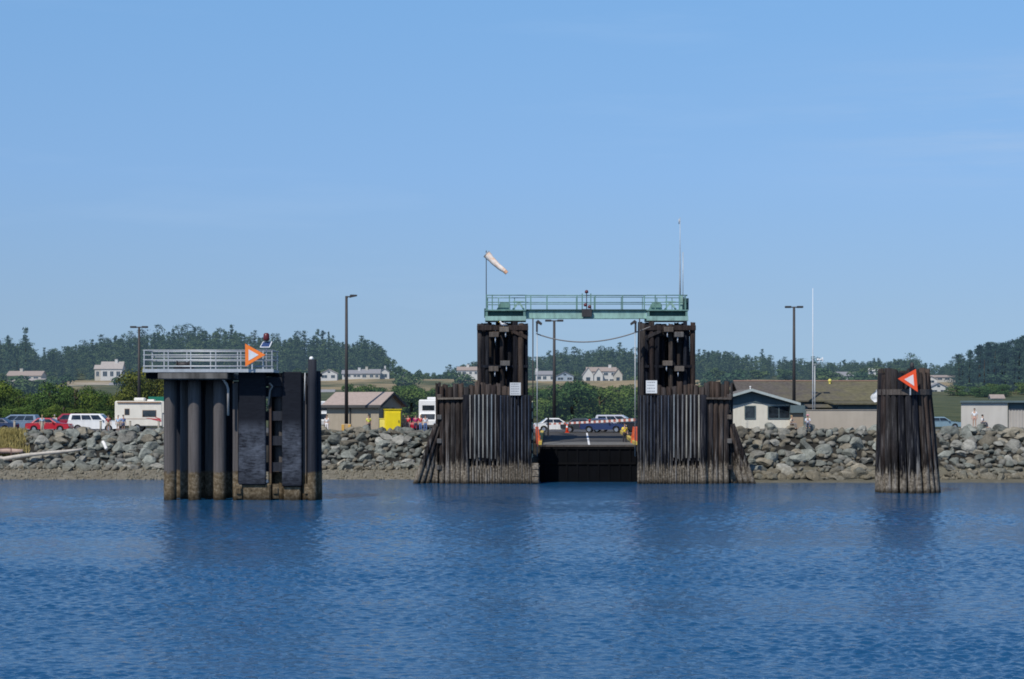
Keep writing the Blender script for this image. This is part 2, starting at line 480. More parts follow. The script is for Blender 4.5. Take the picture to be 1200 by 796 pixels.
# ------------------------------------------------------------------ terrain
CREST = [(-200, 36), (0, 37), (110, 38), (250, 43), (330, 42), (440, 36), (470, 17), (545, 17), (575, 27), (700, 29), (850, 30), (1000, 26), (1100, 25), (1200, 24), (1500, 24)]
GROUND = 4.25
def pxof(x, y): return CX + x * F / max(y, 1.0)
def shore_side(x):       # 0 on the left beach, 1 along the right-hand rock bank
    return smooth(6, 16, x)
def terrain_z(x, y):
    s = shore_side(x)
    p = pxof(x, y)
    C = lerp_list(p, CREST)
    wl = 181.0 + (173.5 - 181.0) * s
    wob = 0.9 * noise.noise((x * 0.11, y * 0.11, 3.1))
    if y < 235:
        yy = y + wob * (1 if y < 196 else 0)
        left = lerp_list(yy, [(120, -4), (170, -2.2), (181, 0), (186, 1.15), (190.5, 3.9), (191.5, GROUND), (236, GROUND)])
        right = lerp_list(yy, [(120, -4), (160, -2.2), (173.5, 0), (177.5, 0.45), (182.5, 4.2), (183.5, 4.5), (188, GROUND), (236, GROUND)])
        return left * (1 - s) + right * s
    z = lerp_list(y, [(235, GROUND), (330, 5.6), (600, 10.5), (800, 17.0), (900, 19.3), (1000, 20 if C > 20 else C), (1150, 0.72 * C + 0.28 * 20 if C > 20 else C), (1350, C), (1700, C * 0.8), (4000, 4), (9000, 1)])
    amp = smooth(240, 700, y)
    return z + amp * 2.2 * noise.noise((x * 0.009, y * 0.009, 0.0)) + amp * 0.6 * noise.noise((x * 0.04, y * 0.04, 5.0))
ys = list(np.arange(120, 200, 0.8)) + list(np.arange(200, 260, 6)) + list(np.arange(260, 1000, 14)) + list(np.arange(1000, 1800, 30)) + [1900, 2100, 2500, 3200, 4500, 6500, 9000]
NA = 300
av = [-0.75 + 1.5 * i / (NA - 1) for i in range(NA)]
tv, tcl = [], []
for y in ys:
    for a in av:
        x = a * y
        tv.append((x, y, terrain_z(x, y)))
tf = []
for j in range(len(ys) - 1):
    for i in range(NA - 1):
        tf.append((j * NA + i, j * NA + i + 1, (j + 1) * NA + i + 1, (j + 1) * NA + i))
def terrain_mat():
    m, nt = nodes('shore_and_hill_ground')
    pos = N(nt, 'ShaderNodeNewGeometry').outputs['Position']
    s = N(nt, 'ShaderNodeSeparateXYZ'); L(nt, pos, s.inputs[0])
    n1 = noise_tex(nt, 0.9, 6, pos, 0.7)
    n2 = noise_tex(nt, 5, 5, pos, 0.75)
    beach = ramp(nt, math_n(nt, 'ADD', math_n(nt, 'MULTIPLY', n1, 0.5), math_n(nt, 'MULTIPLY', n2, 0.5)), [(0.33, (0.075, 0.068, 0.05)), (0.5, (0.155, 0.142, 0.11)), (0.66, (0.26, 0.24, 0.19))])
    mud = ramp(nt, n1, [(0.3, (0.085, 0.08, 0.06)), (0.7, (0.15, 0.14, 0.105))])
    beach = mixc(nt, ramp(nt, math_n(nt, 'DIVIDE', s.outputs['X'], 40.0), [(0.2, 0.0), (0.4, 1.0)]), beach, mud)
    dirt = ramp(nt, n1, [(0.3, (0.014, 0.0135, 0.012)), (0.7, (0.038, 0.036, 0.031))])  # soil colour darkened for the deep shade between the boulders
    near = mixc(nt, ramp(nt, math_n(nt, 'DIVIDE', s.outputs['Z'], 4.0), [(0.30, 0.0), (0.36, 1.0)]), beach, dirt)
    nf = noise_tex(nt, 0.012, 5, mapping(nt, pos, (1, 0.6, 1)), 0.6)
    nf2 = noise_tex(nt, 0.12, 5, pos, 0.65)
    hillg = ramp(nt, nf2, [(0.35, (0.04, 0.056, 0.03)), (0.65, (0.10, 0.108, 0.055))])
    field = ramp(nt, nf2, [(0.3, (0.20, 0.155, 0.085)), (0.7, (0.34, 0.27, 0.16))])
    yb = math_n(nt, 'DIVIDE', s.outputs['Y'], 1500.0)
    band = ramp(nt, yb, [(0.40, 0.0), (0.46, 1.0), (0.60, 1.0), (0.66, 0.0)])
    fk = math_n(nt, 'MULTIPLY', band, ramp(nt, nf, [(0.44, 0.0), (0.54, 1.0)]))
    hill = mixc(nt, fk, hillg, field)
    bank_k = math_n(nt, 'MULTIPLY', ramp(nt, yb, [(0.455, 0.0), (0.475, 1.0), (0.565, 1.0), (0.585, 0.0)]), ramp(nt, math_n(nt, 'DIVIDE', s.outputs['X'], -300.0), [(0.50, 0.0), (0.56, 1.0)]))
    bank_k = math_n(nt, 'MULTIPLY', bank_k, ramp(nt, noise_tex(nt, 0.05, 4, pos), [(0.40, 0.0), (0.5, 1.0)]))
    hill = mixc(nt, bank_k, hill, ramp(nt, nf2, [(0.3, (0.28, 0.24, 0.18)), (0.7, (0.46, 0.41, 0.33))]))
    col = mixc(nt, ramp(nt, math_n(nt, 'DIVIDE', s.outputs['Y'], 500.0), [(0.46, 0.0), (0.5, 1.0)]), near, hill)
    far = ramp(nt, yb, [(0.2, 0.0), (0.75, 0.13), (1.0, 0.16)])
    col = mixc(nt, far, col, (0.10, 0.17, 0.26))  # bluish distance haze put into the ground colour
    return finish(m, nt, col, 0.95, bump=math_n(nt, 'ADD', n1, n2), bump_str=0.6, bump_dist=0.12, spec=0.1)
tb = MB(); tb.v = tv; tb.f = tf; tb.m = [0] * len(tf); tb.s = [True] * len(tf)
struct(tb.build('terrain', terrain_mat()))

mb = MB()
mb.box(-90, 24, 192.5, 236, GROUND - 0.6, GROUND + 0.06)
struct(mb.build('parking_lot', MT['asphalt']))

# ------------------------------------------------------------------ rocks
def rock_mesh(name, seed, mat, sub=3):
    import bmesh
    rg = random.Random(seed)
    bm = bmesh.new()
    bmesh.ops.create_icosphere(bm, subdivisions=sub, radius=1.0)
    planes = []
    for _ in range(13):
        d = Vector((rg.gauss(0, 1), rg.gauss(0, 1), rg.gauss(0, 1))).normalized()
        planes.append((d, rg.uniform(0.40, 0.78)))
    off = rg.uniform(0, 50)
    for v in bm.verts:
        p = v.co.copy()
        for d, k in planes:
            t = p.dot(d) - k
            if t > 0: p -= d * t * 0.93
        p *= 1 + 0.10 * noise.noise(p * 1.6 + Vector((off, 0, 0)))
        p += Vector((noise.noise(p * 5 + Vector((off, 1, 0))), noise.noise(p * 5 + Vector((0, off, 0))), noise.noise(p * 5 + Vector((0, 0, off))))) * 0.06
        v.co = p
    me = bpy.data.meshes.new(name)
    bm.to_mesh(me); bm.free()
    me.materials.append(mat)
    return me
TONES = {'grey green': rock_mat('grey_green_rock', (0.195, 0.205, 0.18), (0.325, 0.34, 0.30)),
         'pale grey': rock_mat('pale_grey_rock', (0.245, 0.24, 0.21), (0.375, 0.37, 0.325)),
         'buff tan': rock_mat('buff_rock', (0.215, 0.195, 0.15), (0.345, 0.315, 0.25))}
ROCKS = {t: [rock_mesh('boulder', 100 * i + k, TONES[t]) for k in range(6)] for i, t in enumerate(TONES)}
MEDIUM = [rock_mesh('stone', 700 + k, TONES['grey green'], 2) for k in range(8)]
SMALL = [rock_mesh('stone', 900 + k, TONES['grey green'], 1) for k in range(6)]
SECTIONS = [(-30, 200, 'below the parked cars'), (366, 530, 'below the tan hut'),
            (846, 1040, 'below the white hut'), (1085, 1240, 'below the beige shed')]
def bank(px0, px1):
    """candidate spots over one stretch of the bank: (x, y, z, size, height fraction)"""
    out = []
    xa, xb = X(px0, 186), X(px1, 186)
    s = shore_side((xa + xb) / 2)
    y0, y1 = (184.5, 192.2) if s < 0.5 else (175.3, 184.2)
    rows = 10
    for r_ in range(rows):
        y = y0 + (y1 - y0) * (r_ + 0.5) / rows
        x = xa + random.uniform(0, 0.8)
        while x < xb:
            sz = random.choice([0.34, 0.42, 0.5, 0.55, 0.66, 0.95]) * (1.02 if s > 0.5 else 0.95)
            jx, jy = x + random.uniform(-0.25, 0.25), y + random.uniform(-0.35, 0.35)
            if s < 0.5 and px0 < 0 and pxof(jx, jy) < 34 and r_ > 1: 
                x += sz * 1.38; continue
            out.append((jx, jy, terrain_z(jx, jy), sz, (r_ + 0.5) / rows))
            x += sz * 1.2
    return out
spots = []
for a, b, where in SECTIONS:
    for s_ in bank(a, b): spots.append((s_, where))
random.shuffle(spots)
spots.sort(key=lambda q: -q[0][3])
rest = []
for i, ((x, y, z, sz, fr), where) in enumerate(spots):
    tone = random.choices(['grey green', 'pale grey', 'buff tan'], [0.58, 0.2, 0.22] if x < 10 else [0.36, 0.32, 0.32])[0]
    rot = (random.uniform(-0.35, 0.35), random.uniform(-0.35, 0.35), random.uniform(0, 6.28))
    sc = (sz * random.uniform(1.0, 1.35), sz * random.uniform(0.9, 1.15), sz * random.uniform(0.55, 0.9))
    if i < 290:
        lvl = 'at the crest' if fr > 0.7 else ('low at the foot' if fr < 0.3 else 'halfway up')
        o = put('boulder', random.choice(ROCKS[tone]), (x, y, z + sz * 0.12), rot=rot, scale=sc)
        tag(o, '%s boulder %s of the bank %s' % (tone, lvl, where), 'boulder', 'boulders of the rock bank ' + where)
    else:
        rest.append((x, y, z, sc, rot, tone))
def scatter(name, items, meshes, mats):
    """one mesh of many loose stones"""
    V, Fc, Mi = [], [], []
    base = 0
    arrs = []
    for me in meshes:
        vv = np.zeros(len(me.vertices) * 3, np.float32); me.vertices.foreach_get('co', vv)
        ff = np.zeros(len(me.polygons) * 3, np.int32); me.polygons.foreach_get('vertices', ff)
        arrs.append((vv.reshape(-1, 3), ff.reshape(-1, 3)))
    for (x, y, z, sc, rot, k) in items:
        v, f = arrs[random.randrange(len(arrs))]
        from mathutils import Euler
        Rm = np.array(Euler(rot).to_matrix())
        V.append((v * np.array(sc)) @ Rm.T + np.array((x, y, z)))
        Fc.append(f + base); base += len(v); Mi.append(np.full(len(f), k))
    me = np_mesh(name, np.vstack(V), np.vstack(Fc), mats, np.concatenate(Mi))
    o = bpy.data.objects.new(name, me); COL.objects.link(o)
    return o
items = [(x, y, z + 0.1, sc, rot, list(TONES).index(t)) for x, y, z, sc, rot, t in rest]
for a, b, wh in SECTIONS:
    xa, xb = X(a, 186), X(b, 186)
    s = shore_side((xa + xb) / 2)
    for _ in range(int((xb - xa) * 10)):
        x = random.uniform(xa, xb); y = random.uniform(184.6, 192.4) if s < 0.5 else random.uniform(176.0, 184.5)
        if s < 0.5 and pxof(x, y) < 30 and y > 187.5: continue
        q = random.uniform(0.14, 0.42)
        items.append((x, y, terrain_z(x, y) + 0.08, (q * 1.2, q, q * 0.8), (random.random() * 6, random.random() * 6, random.random() * 6), random.choice([0, 0, 1, 2])))
# hidden shore behind the timber walls
for _ in range(260):
    x = random.uniform(X(525, 186), X(860, 186)); y = random.uniform(184, 190)
    if X(625, 186) < x < X(752, 186) and y > 178: continue
    q = random.uniform(0.3, 0.9); items.append((x, y, terrain_z(x, y) + 0.1, (q * 1.2, q, q * 0.8), (random.random() * 6, random.random() * 6, random.random() * 6), random.choice([0, 0, 1, 2])))
ALL_ROCKS = [m for t in TONES for m in ROCKS[t][:1]]
o = scatter('riprap', items, MEDIUM, list(TONES.values()))
tag(o, 'smaller grey and tan stones packed between the boulders of the bank', 'riprap', kind='stuff')
items = []
for _ in range(4200):
    px = random.uniform(-30, 530)
    y = random.uniform(180.6, 186.5)
    x = X(px, y)
    q = random.choice([0.03, 0.04, 0.05, 0.07, 0.1, 0.17]) * random.uniform(0.8, 1.3)
    items.append((x, y, terrain_z(x, y) + q * 0.2, (q * 1.3, q, q * 0.7), (random.random() * 6, random.random() * 6, random.random() * 6), random.choice([0, 1, 2, 2])))
for _ in range(500):
    px = random.uniform(846, 1240)
    y = random.uniform(175.5, 178.0)
    x = X(px, y); q = random.choice([0.07, 0.1, 0.2, 0.3])
    items.append((x, y, terrain_z(x, y) + q * 0.2, (q * 1.3, q, q * 0.7), (random.random() * 6, random.random() * 6, random.random() * 6), 2))
o = scatter('beach_gravel', items, SMALL, list(TONES.values()))
tag(o, 'brown gravel and cobbles strewn over the beach at the waterline', 'gravel', kind='stuff')

# ------------------------------------------------------------------ vegetation
def leaf_cloud(P, size, outward, flat=0.5):
    """quads of about `size` at points P, facing roughly along `outward` with scatter"""
    n = len(P)
    nrm = outward + RNG.normal(0, flat, (n, 3))
    nrm /= np.linalg.norm(nrm, axis=1)[:, None] + 1e-9
    t = np.cross(nrm, RNG.normal(0, 1, (n, 3)))
    t /= np.linalg.norm(t, axis=1)[:, None] + 1e-9
    b = np.cross(nrm, t)
    s = size * RNG.uniform(0.55, 1.25, (n, 1))
    t = t * s; b = b * s * 0.7
    V = np.stack([P - t * 0.5, P - b * 0.5 + t * 0.1, P + t * 0.6, P + b * 0.5], 1).reshape(-1, 3)
    Fq = np.arange(n * 4).reshape(-1, 4)
    return V, Fq
def crown_broad(w, h, n, size, lobes, mat, low=0.05):
    """a bushy crown: leaf clumps on many uneven lobes"""
    Ps, Os = [], []
    for k in range(lobes):
        th = RNG.uniform(0, 2 * PI); u = RNG.uniform(0, 1)
        rad = w / 2 * RNG.uniform(0.25, 0.75)
        zc = h * (low + (0.82 - low) * u)
        taper = math.sqrt(max(0.05, 1 - (max(0, zc / h - 0.35) / 0.62) ** 2))
        c = np.array([math.cos(th) * rad * taper, math.sin(th) * rad * taper, zc])
        r = np.array([w * RNG.uniform(0.13, 0.24), w * RNG.uniform(0.13, 0.24), h * RNG.uniform(0.10, 0.2)])
        m = int(n / lobes)
        d = RNG.normal(0, 1, (m, 3)); d /= np.linalg.norm(d, axis=1)[:, None]
        d[:, 2] = np.abs(d[:, 2]) * np.where(RNG.random(m) < 0.75, 1, -1)
        Ps.append(c + d * r * RNG.uniform(0.72, 1.12, (m, 1))); Os.append(d)
    P, O = np.vstack(Ps), np.vstack(Os)
    P[:, 2] = np.maximum(P[:, 2], 0.05)
    V, Fq = leaf_cloud(P, size, O, 0.55)
    return np_mesh('crown', V, Fq, mat)
def crown_conifer(w, h, n, size, mat, bare=0.12, ragged=0.3, shape='spire'):
    tiers = 17
    Ps, Os = [], []
    for k in range(tiers):
        u = (k + RNG.uniform(0, 0.8)) / tiers
        zc = h * (bare + (1 - bare) * u)
        prof = (1 - u) ** 0.9 if shape == 'spire' else (math.sqrt(max(0.0, 1 - ((u - 0.3) / 0.72) ** 2)) if shape == 'dome' else 0.25 + 0.75 * (1 - u) ** 0.6 * (0.55 + 0.45 * math.sin(k * 1.7 + w)))
        rad = w / 2 * prof * RNG.uniform(1 - ragged, 1 + ragged * 0.5) + 0.02 * w
        skip_a = RNG.uniform(0, 2 * PI)
        nb = max(3, int(8 * (1 - u) + 3))
        for bch in range(nb):
            th = RNG.uniform(0, 2 * PI)
            rl = rad * RNG.uniform(0.55, 1.15) * (0.45 if shape == 'ragged' and abs((th - skip_a + PI) % (2 * PI) - PI) < 0.9 else 1.0)
            m = max(2, int(n / tiers / nb * (1.35 - 0.7 * u)))
            t = RNG.uniform(0.1, 1.0, m) ** 0.7
            p = np.stack([np.cos(th) * rl * t, np.sin(th) * rl * t, zc - 0.16 * rl * t + 0 * t], 1)
            p += RNG.normal(0, 1, (m, 3)) * np.array([0.05 * w, 0.05 * w, 0.018 * h])
            Ps.append(p); Os.append(np.tile([math.cos(th) * 0.6, math.sin(th) * 0.6, 0.7], (m, 1)))
    P, O = np.vstack(Ps), np.vstack(Os)
    V, Fq = leaf_cloud(P, size, O, 0.5)
    return np_mesh('crown', V, Fq, mat)
def trunk_mesh(h, r, seed, limbs=4):
    rg = random.Random(seed)
    mb = MB()
    mb.tube([(0, 0, -0.3), (rg.uniform(-.1, .1) * r * 4, 0, h * 0.5), (rg.uniform(-.2, .2) * r * 4, rg.uniform(-.2, .2) * r * 4, h)], [r, r * 0.75, r * 0.25], 7)
    for k in range(limbs):
        z = h * rg.uniform(0.35, 0.8); th = rg.uniform(0, 6.28); l = h * rg.uniform(0.25, 0.4)
        mb.tube([(0, 0, z), (math.cos(th) * l * 0.5, math.sin(th) * l * 0.5, z + l * 0.45), (math.cos(th) * l, math.sin(th) * l, z + l * 0.7)], [r * 0.45, r * 0.3, r * 0.1], 5)
    return mb.mesh('trunk', MT['bark'])
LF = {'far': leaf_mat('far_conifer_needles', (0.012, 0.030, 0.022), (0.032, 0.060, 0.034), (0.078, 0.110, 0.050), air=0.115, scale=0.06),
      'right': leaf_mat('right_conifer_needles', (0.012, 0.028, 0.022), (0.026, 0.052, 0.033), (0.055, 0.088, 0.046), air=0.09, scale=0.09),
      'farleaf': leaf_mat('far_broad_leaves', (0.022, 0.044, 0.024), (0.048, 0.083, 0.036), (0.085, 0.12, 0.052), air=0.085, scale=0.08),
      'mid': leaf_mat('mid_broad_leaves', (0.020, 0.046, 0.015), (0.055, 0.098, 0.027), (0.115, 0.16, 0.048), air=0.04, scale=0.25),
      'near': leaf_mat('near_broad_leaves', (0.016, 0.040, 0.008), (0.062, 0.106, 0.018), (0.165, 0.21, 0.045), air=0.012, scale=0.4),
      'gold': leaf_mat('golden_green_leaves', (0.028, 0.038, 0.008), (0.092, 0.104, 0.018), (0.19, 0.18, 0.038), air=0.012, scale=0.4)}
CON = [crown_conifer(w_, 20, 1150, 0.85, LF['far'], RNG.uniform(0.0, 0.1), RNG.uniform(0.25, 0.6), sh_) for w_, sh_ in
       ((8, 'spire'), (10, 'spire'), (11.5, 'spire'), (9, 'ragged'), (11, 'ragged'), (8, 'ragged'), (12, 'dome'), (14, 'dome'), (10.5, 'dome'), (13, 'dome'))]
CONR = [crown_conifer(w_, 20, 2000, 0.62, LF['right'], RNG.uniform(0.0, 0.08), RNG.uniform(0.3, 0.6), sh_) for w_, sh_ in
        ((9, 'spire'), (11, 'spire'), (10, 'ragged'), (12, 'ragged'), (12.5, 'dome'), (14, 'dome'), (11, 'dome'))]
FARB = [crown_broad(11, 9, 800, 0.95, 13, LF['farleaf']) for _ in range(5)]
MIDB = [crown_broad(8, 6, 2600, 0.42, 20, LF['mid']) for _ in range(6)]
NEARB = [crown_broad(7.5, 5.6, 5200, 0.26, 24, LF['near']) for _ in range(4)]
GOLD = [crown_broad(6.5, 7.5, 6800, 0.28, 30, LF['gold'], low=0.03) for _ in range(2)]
TRK_C = trunk_mesh(17, 0.35, 1, 0)
TRK_B = trunk_mesh(4.2, 0.28, 2, 6)

SKYLINE = [(-60, 398), (0, 398), (8, 391), (20, 401), (30, 384), (40, 405), (50, 408), (60, 403), (75, 400), (90, 399), (100, 397), (110, 395), (125, 389), (140, 391), (160, 387), (180, 381), (195, 380), (215, 377), (235, 381), (260, 378), (275, 381), (285, 385), (300, 387), (320, 389), (340, 389), (360, 387), (375, 385), (385, 389), (400, 394), (415, 397), (430, 391), (438, 391), (445, 398), (455, 408), (462, 425), (470, 428), (480, 431), (495, 433), (510, 436), (518, 437), (522, 430), (535, 421), (545, 419), (560, 415), (640, 411), (660, 407), (690, 406), (705, 404), (725, 396), (735, 403), (760, 405), (815, 408), (830, 404), (850, 406), (870, 409), (890, 408), (905, 415), (930, 417), (960, 418), (1000, 419), (1040, 416), (1062, 412), (1075, 414), (1085, 420), (1110, 421), (1125, 419), (1240, 418)]
PLACES = [(-80, 45, 'at the far left edge of the ridge'), (45, 110, 'on the low saddle left of the hillside house'), (110, 175, 'behind the hillside house on the left ridge'),
          (175, 290, 'on the ridge above the railed walkway'), (290, 385, 'on the ridge right of the orange triangle'), (385, 460, 'at the end of the ridge behind the tall lamp'),
          (460, 525, 'in the low gap between the two hills'), (525, 625, 'on the hill behind the left timber tower'), (625, 750, 'above the white house between the towers'),
          (750, 850, 'on the hill behind the right timber tower'), (850, 945, 'on the ridge above the white hut'), (945, 1030, 'on the ridge right of the white mast'), (1030, 1130, 'on the ridge behind the round timber dolphin'), (1130, 1260, 'in the tall grove at the right edge')]
def where(px):
    for a, b, t in PLACES:
        if a <= px < b: return t
    return PLACES[-1][2]
con_spots = []
# crest row: their tops make the skyline
px = -40.0
while px < 1240:
    Y = random.uniform(1230, 1340)
    T = lerp_list(px, SKYLINE) + random.choice([0, 2, 5, 7, 8, 9, 10, 12])
    x = X(px, Y); g = terrain_z(x, Y)
    top = Z(T, Y)
    h = top - g
    if 462 < px < 520: 
        px += 7; continue
    h = max(9, min(30, h))
    con_spots.append((x, Y, top - h if top - h < g else g, h, 1))
    px += random.uniform(3.6, 7.2)
# slopes under the crest
for _ in range(1700):
    px = random.uniform(-50, 1250)
    Y = random.uniform(930, 1240)
    if 455 < px < 528: continue
    if Y < 1010 and random.random() < 0.6: continue
    x = X(px, Y); g = terrain_z(x, Y)
    h = random.uniform(9, 20)
    Tm = lerp_list(px, SKYLINE) + random.uniform(5, 12)
    if g + h > Z(Tm, Y): h = Z(Tm, Y) - g
    if h < 5: continue
    base_py = HY - (g - EYE) * F / Y
    con_spots.append((x, Y, g, h, 0))
# the grove on the right, nearer to us
grove = []
RTOP = [(1095, 440), (1110, 424), (1122, 414), (1135, 408), (1145, 401), (1160, 399), (1175, 400), (1183, 394), (1192, 398), (1197, 391), (1250, 390)]
for _ in range(84):
    px = random.uniform(1133, 1252) if random.random() < 0.92 else random.uniform(1122, 1134)
    Y = random.uniform(620, 760)
    x = X(px, Y); g = terrain_z(x, Y)
    top = Z(lerp_list(px, RTOP) + random.choice([0, 1, 3, 8, 14, 22]), Y)
    h = max(6, top - g)
    grove.append((x, Y, g, h, 2))
first = [s for s in con_spots if s[4] == 1]
slope = [s for s in con_spots if s[4] == 0]
slope.sort(key=lambda s: s[1])
rest_trees = []
named = grove + first
rest_trees = named[292:]; named = named[:292]
budget = 292 - len(named)
named += slope[:budget]; rest_trees = rest_trees + slope[budget:]
def size_word(h): return 'tall' if h > 17 else ('middling' if h > 11.5 else 'short')
def conifer(x, Y, g, h, k):
    me = random.choice(CONR if k == 2 else CON)
    wd = random.uniform(0.8, 1.25) * (0.75 + 0.25 * 20 / max(h, 8)) if k != 2 else random.uniform(0.9, 1.3) * (0.8 + 0.2 * 20 / max(h, 8))
    s = h / 20.0
    t = thing('conifer_tree', '%s dark conifer %s' % (size_word(h), where(pxof(x, Y))), 'tree', (x, Y, g - 0.2), random.uniform(0, 6.28), 'conifers ' + where(pxof(x, Y)))
    t.scale = (s * wd, s * wd, s)
    put('crown', me, (0, 0, 0), parent=t)
    put('trunk', TRK_C, (0, 0, 0), parent=t)
for sp_ in named: conifer(*sp_)
# tall ragged firs standing clear of the ridge at the left
for px_, top_, Y_, i_ in ((30, 384, 930, 3), (10, 393, 940, 4), (20, 402, 950, 5)):
    x_ = X(px_, Y_); g_ = terrain_z(x_, Y_); h_ = Z(top_, Y_) - g_
    t = thing('conifer_tree', {3: 'tallest ragged fir standing clear of the far left ridge', 4: 'ragged fir left of the tallest one on the far left ridge', 5: 'shorter fir just left of the tallest one on the far left ridge'}[i_], 'tree', (x_, Y_, g_), i_ * 1.3)
    t.scale = (h_ / 20 * .62, h_ / 20 * .62, h_ / 20)
    put('crown', CON[i_], (0, 0, 0), parent=t); put('trunk', TRK_C, (0, 0, 0), parent=t)
# remaining trees of the slopes: a wood that reads as one mass
Vs, Fs, base = [], [], 0
arr = []
for me in CON:
    vv = np.zeros(len(me.vertices) * 3, np.float32); me.vertices.foreach_get('co', vv); arr.append(vv.reshape(-1, 3))
for (x, Y, g, h, k) in rest_trees:
    v = arr[random.randrange(len(arr))]
    s = h / 20.0; a = random.uniform(0, 6.28); c_, s_ = math.cos(a), math.sin(a); wd = random.uniform(0.95, 1.35)
    p = v * np.array([s * wd, s * wd, s])
    p = np.stack([p[:, 0] * c_ - p[:, 1] * s_ + x, p[:, 0] * s_ + p[:, 1] * c_ + Y, p[:, 2] + g - 0.3], 1)
    Vs.append(p); Fs.append(np.arange(len(p)).reshape(-1, 4) + base); base += len(p)
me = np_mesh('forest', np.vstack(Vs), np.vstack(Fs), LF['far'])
o = bpy.data.objects.new('forest', me); COL.objects.link(o)
tag(o, 'dense blue green conifer wood covering the slopes below the ridge', 'forest', kind='stuff')

BUSH_PLACES = [(-80, 60, 'at the left edge behind the parked cars'), (60, 150, 'behind the white estate car'), (150, 280, 'behind the motorhome and steel dolphin'), (280, 400, 'behind the black fender panels'),
               (400, 475, 'behind the tan hut'), (475, 560, 'between the tan hut and left timber wall'), (560, 640, 'behind the left timber wall'), (640, 700, 'above the boarding ramp, left of its middle'),
               (700, 760, 'above the boarding ramp, right of its middle'), (760, 860, 'behind the right timber wall'), (860, 1040, 'behind the brown roofed building'), (1040, 1130, 'behind the round timber dolphin'), (1130, 1280, 'behind the beige shed')]
def bwhere(px):
    for a, b, t in BUSH_PLACES:
        if a <= px < b: return t
    return BUSH_PLACES[-1][2]
def bush(x, Y, h, w, protos, ph, pw, word, trunk=True, lab=None):
    g = terrain_z(x, Y)
    bw = bwhere(pxof(x, Y))
    t = thing('broadleaf_tree', lab or '%s broadleaf tree %s' % (word, bw), 'tree', (x, Y, g - 0.15), random.uniform(0, 6.28), 'broadleaf trees ' + bw)
    t.scale = (w / pw, w / pw, h / ph)
    put('crown', random.choice(protos), (0, 0, 0), parent=t)
    if trunk: put('trunk', TRK_B, (0, 0, 0), parent=t)
# far broadleaf belt below the wood and around the houses
for _ in range(120):
    px = random.uniform(-40, 1240)
    Y = random.uniform(560, 960)
    if 700 < Y < 830 and (455 < px < 555 or 735 < px < 765): continue
    if Y < 870 and (612 < px < 738 or 372 < px < 460 or 1075 < px < 1125): continue
    if 660 < Y < 910 and 0 < px < 150 and random.random() < 0.75: continue
    bush(X(px, Y), Y, random.uniform(4, 7.5), random.uniform(9, 15), FARB, 9, 11, 'hazy green')
for k in range(16):
    bush(X(random.uniform(1122, 1245), 600), 600 + random.uniform(-12, 12), random.uniform(3, 6), random.uniform(6, 10), MIDB, 6, 8, 'low green')
# gap trees
for px in range(458, 530, 6):
    Y = random.uniform(960, 1010)
    x = X(px, Y); g = terrain_z(x, Y)
    h = Z(lerp_list(px, SKYLINE) + random.uniform(0, 2), Y) - g
    bush(x, Y, max(5, h), random.uniform(7, 12), FARB, 9, 11, 'hazy green')
# mid belt, behind the lot
BTOP = [(-50, 447), (0, 450), (20, 455), (40, 462), (60, 452), (85, 452), (100, 458), (130, 463), (140, 470), (190, 470), (250, 460), (380, 472), (400, 452), (420, 447), (450, 452), (480, 450), (510, 452), (560, 452), (610, 452), (640, 449), (660, 447), (675, 443), (690, 450), (720, 449), (745, 450), (770, 450), (850, 450), (900, 452), (1000, 455), (1030, 470), (1100, 480), (1250, 480)]
for _ in range(190):
    px = random.uniform(-40, 1085) if random.random() < .7 else random.uniform(400, 780)
    Y = random.uniform(265, 500)
    x = X(px, Y); g = terrain_z(x, Y)
    h = Z(lerp_list(px, BTOP) + random.choice([0, 2, 5, 9, 13]), Y) - g
    if h < 1.3: continue
    bush(x, Y, min(h, 8), random.uniform(5.5, 9) * (0.7 if h < 3 else 1), MIDB, 6, 8, 'leafy green')
for px, Y, top, wpx in [(-5, 262, 441, 74), (22, 270, 452, 48), (48, 258, 470, 55), (60, 250, 443, 62), (88, 255, 441, 64), (110, 262, 448, 56), (130, 268, 458, 46), (75, 243, 468, 60), (20, 246, 474, 55), (110, 246, 476, 48)]:
    x = X(px, Y); g = terrain_z(x, Y)
    bush(x, Y, Z(top, Y) - g, M(wpx, Y), NEARB, 5.6, 7.5, 'deep green rounded')
for px, Y, top, wpx in [(156, 245, 431, 54), (180, 249, 427, 60), (204, 255, 436, 54)]:
    x = X(px, Y); g = terrain_z(x, Y)
    bush(x, Y, Z(top, Y) - g, M(wpx, Y), GOLD, 7.5, 6.5, 'golden green', lab={156: 'golden green tree nearest the left lamp post', 180: 'golden green tree right behind the motorhome roof', 204: 'golden green tree behind the steel piles'}[px])

# dry grass on the bank at the left edge
def grass(name, pts, h, mat):
    V, Fq = [], []
    P = np.array(pts)
    n = len(P)
    ang = RNG.uniform(0, 2 * PI, n); hh = h * RNG.uniform(0.5, 1.3, n); lean = RNG.normal(0, 0.25, (n, 2)) * h
    wv = np.stack([np.cos(ang), np.sin(ang), 0 * ang], 1) * 0.035
    topv = P + np.stack([lean[:, 0], lean[:, 1], hh], 1)
    V = np.stack([P - wv, P + wv, topv + wv * 0.3, topv - wv * 0.3], 1).reshape(-1, 3)
    o = bpy.data.objects.new(name, np_mesh(name, V, np.arange(n * 4).reshape(-1, 4), mat)); COL.objects.link(o)
    return o
MT['drygrass'] = leaf_mat('dry_grass', (0.14, 0.12, 0.05), (0.28, 0.245, 0.11), (0.42, 0.37, 0.19), scale=0.8)
pts = []
for _ in range(3600):
    px = random.gauss(4, 13); y = random.uniform(187.5, 193)
    if px > 34 or px < -40: continue
    x = X(px, y); pts.append((x, y, terrain_z(x, y) - 0.03))
o = grass('grass', pts, 0.55, MT['drygrass'])
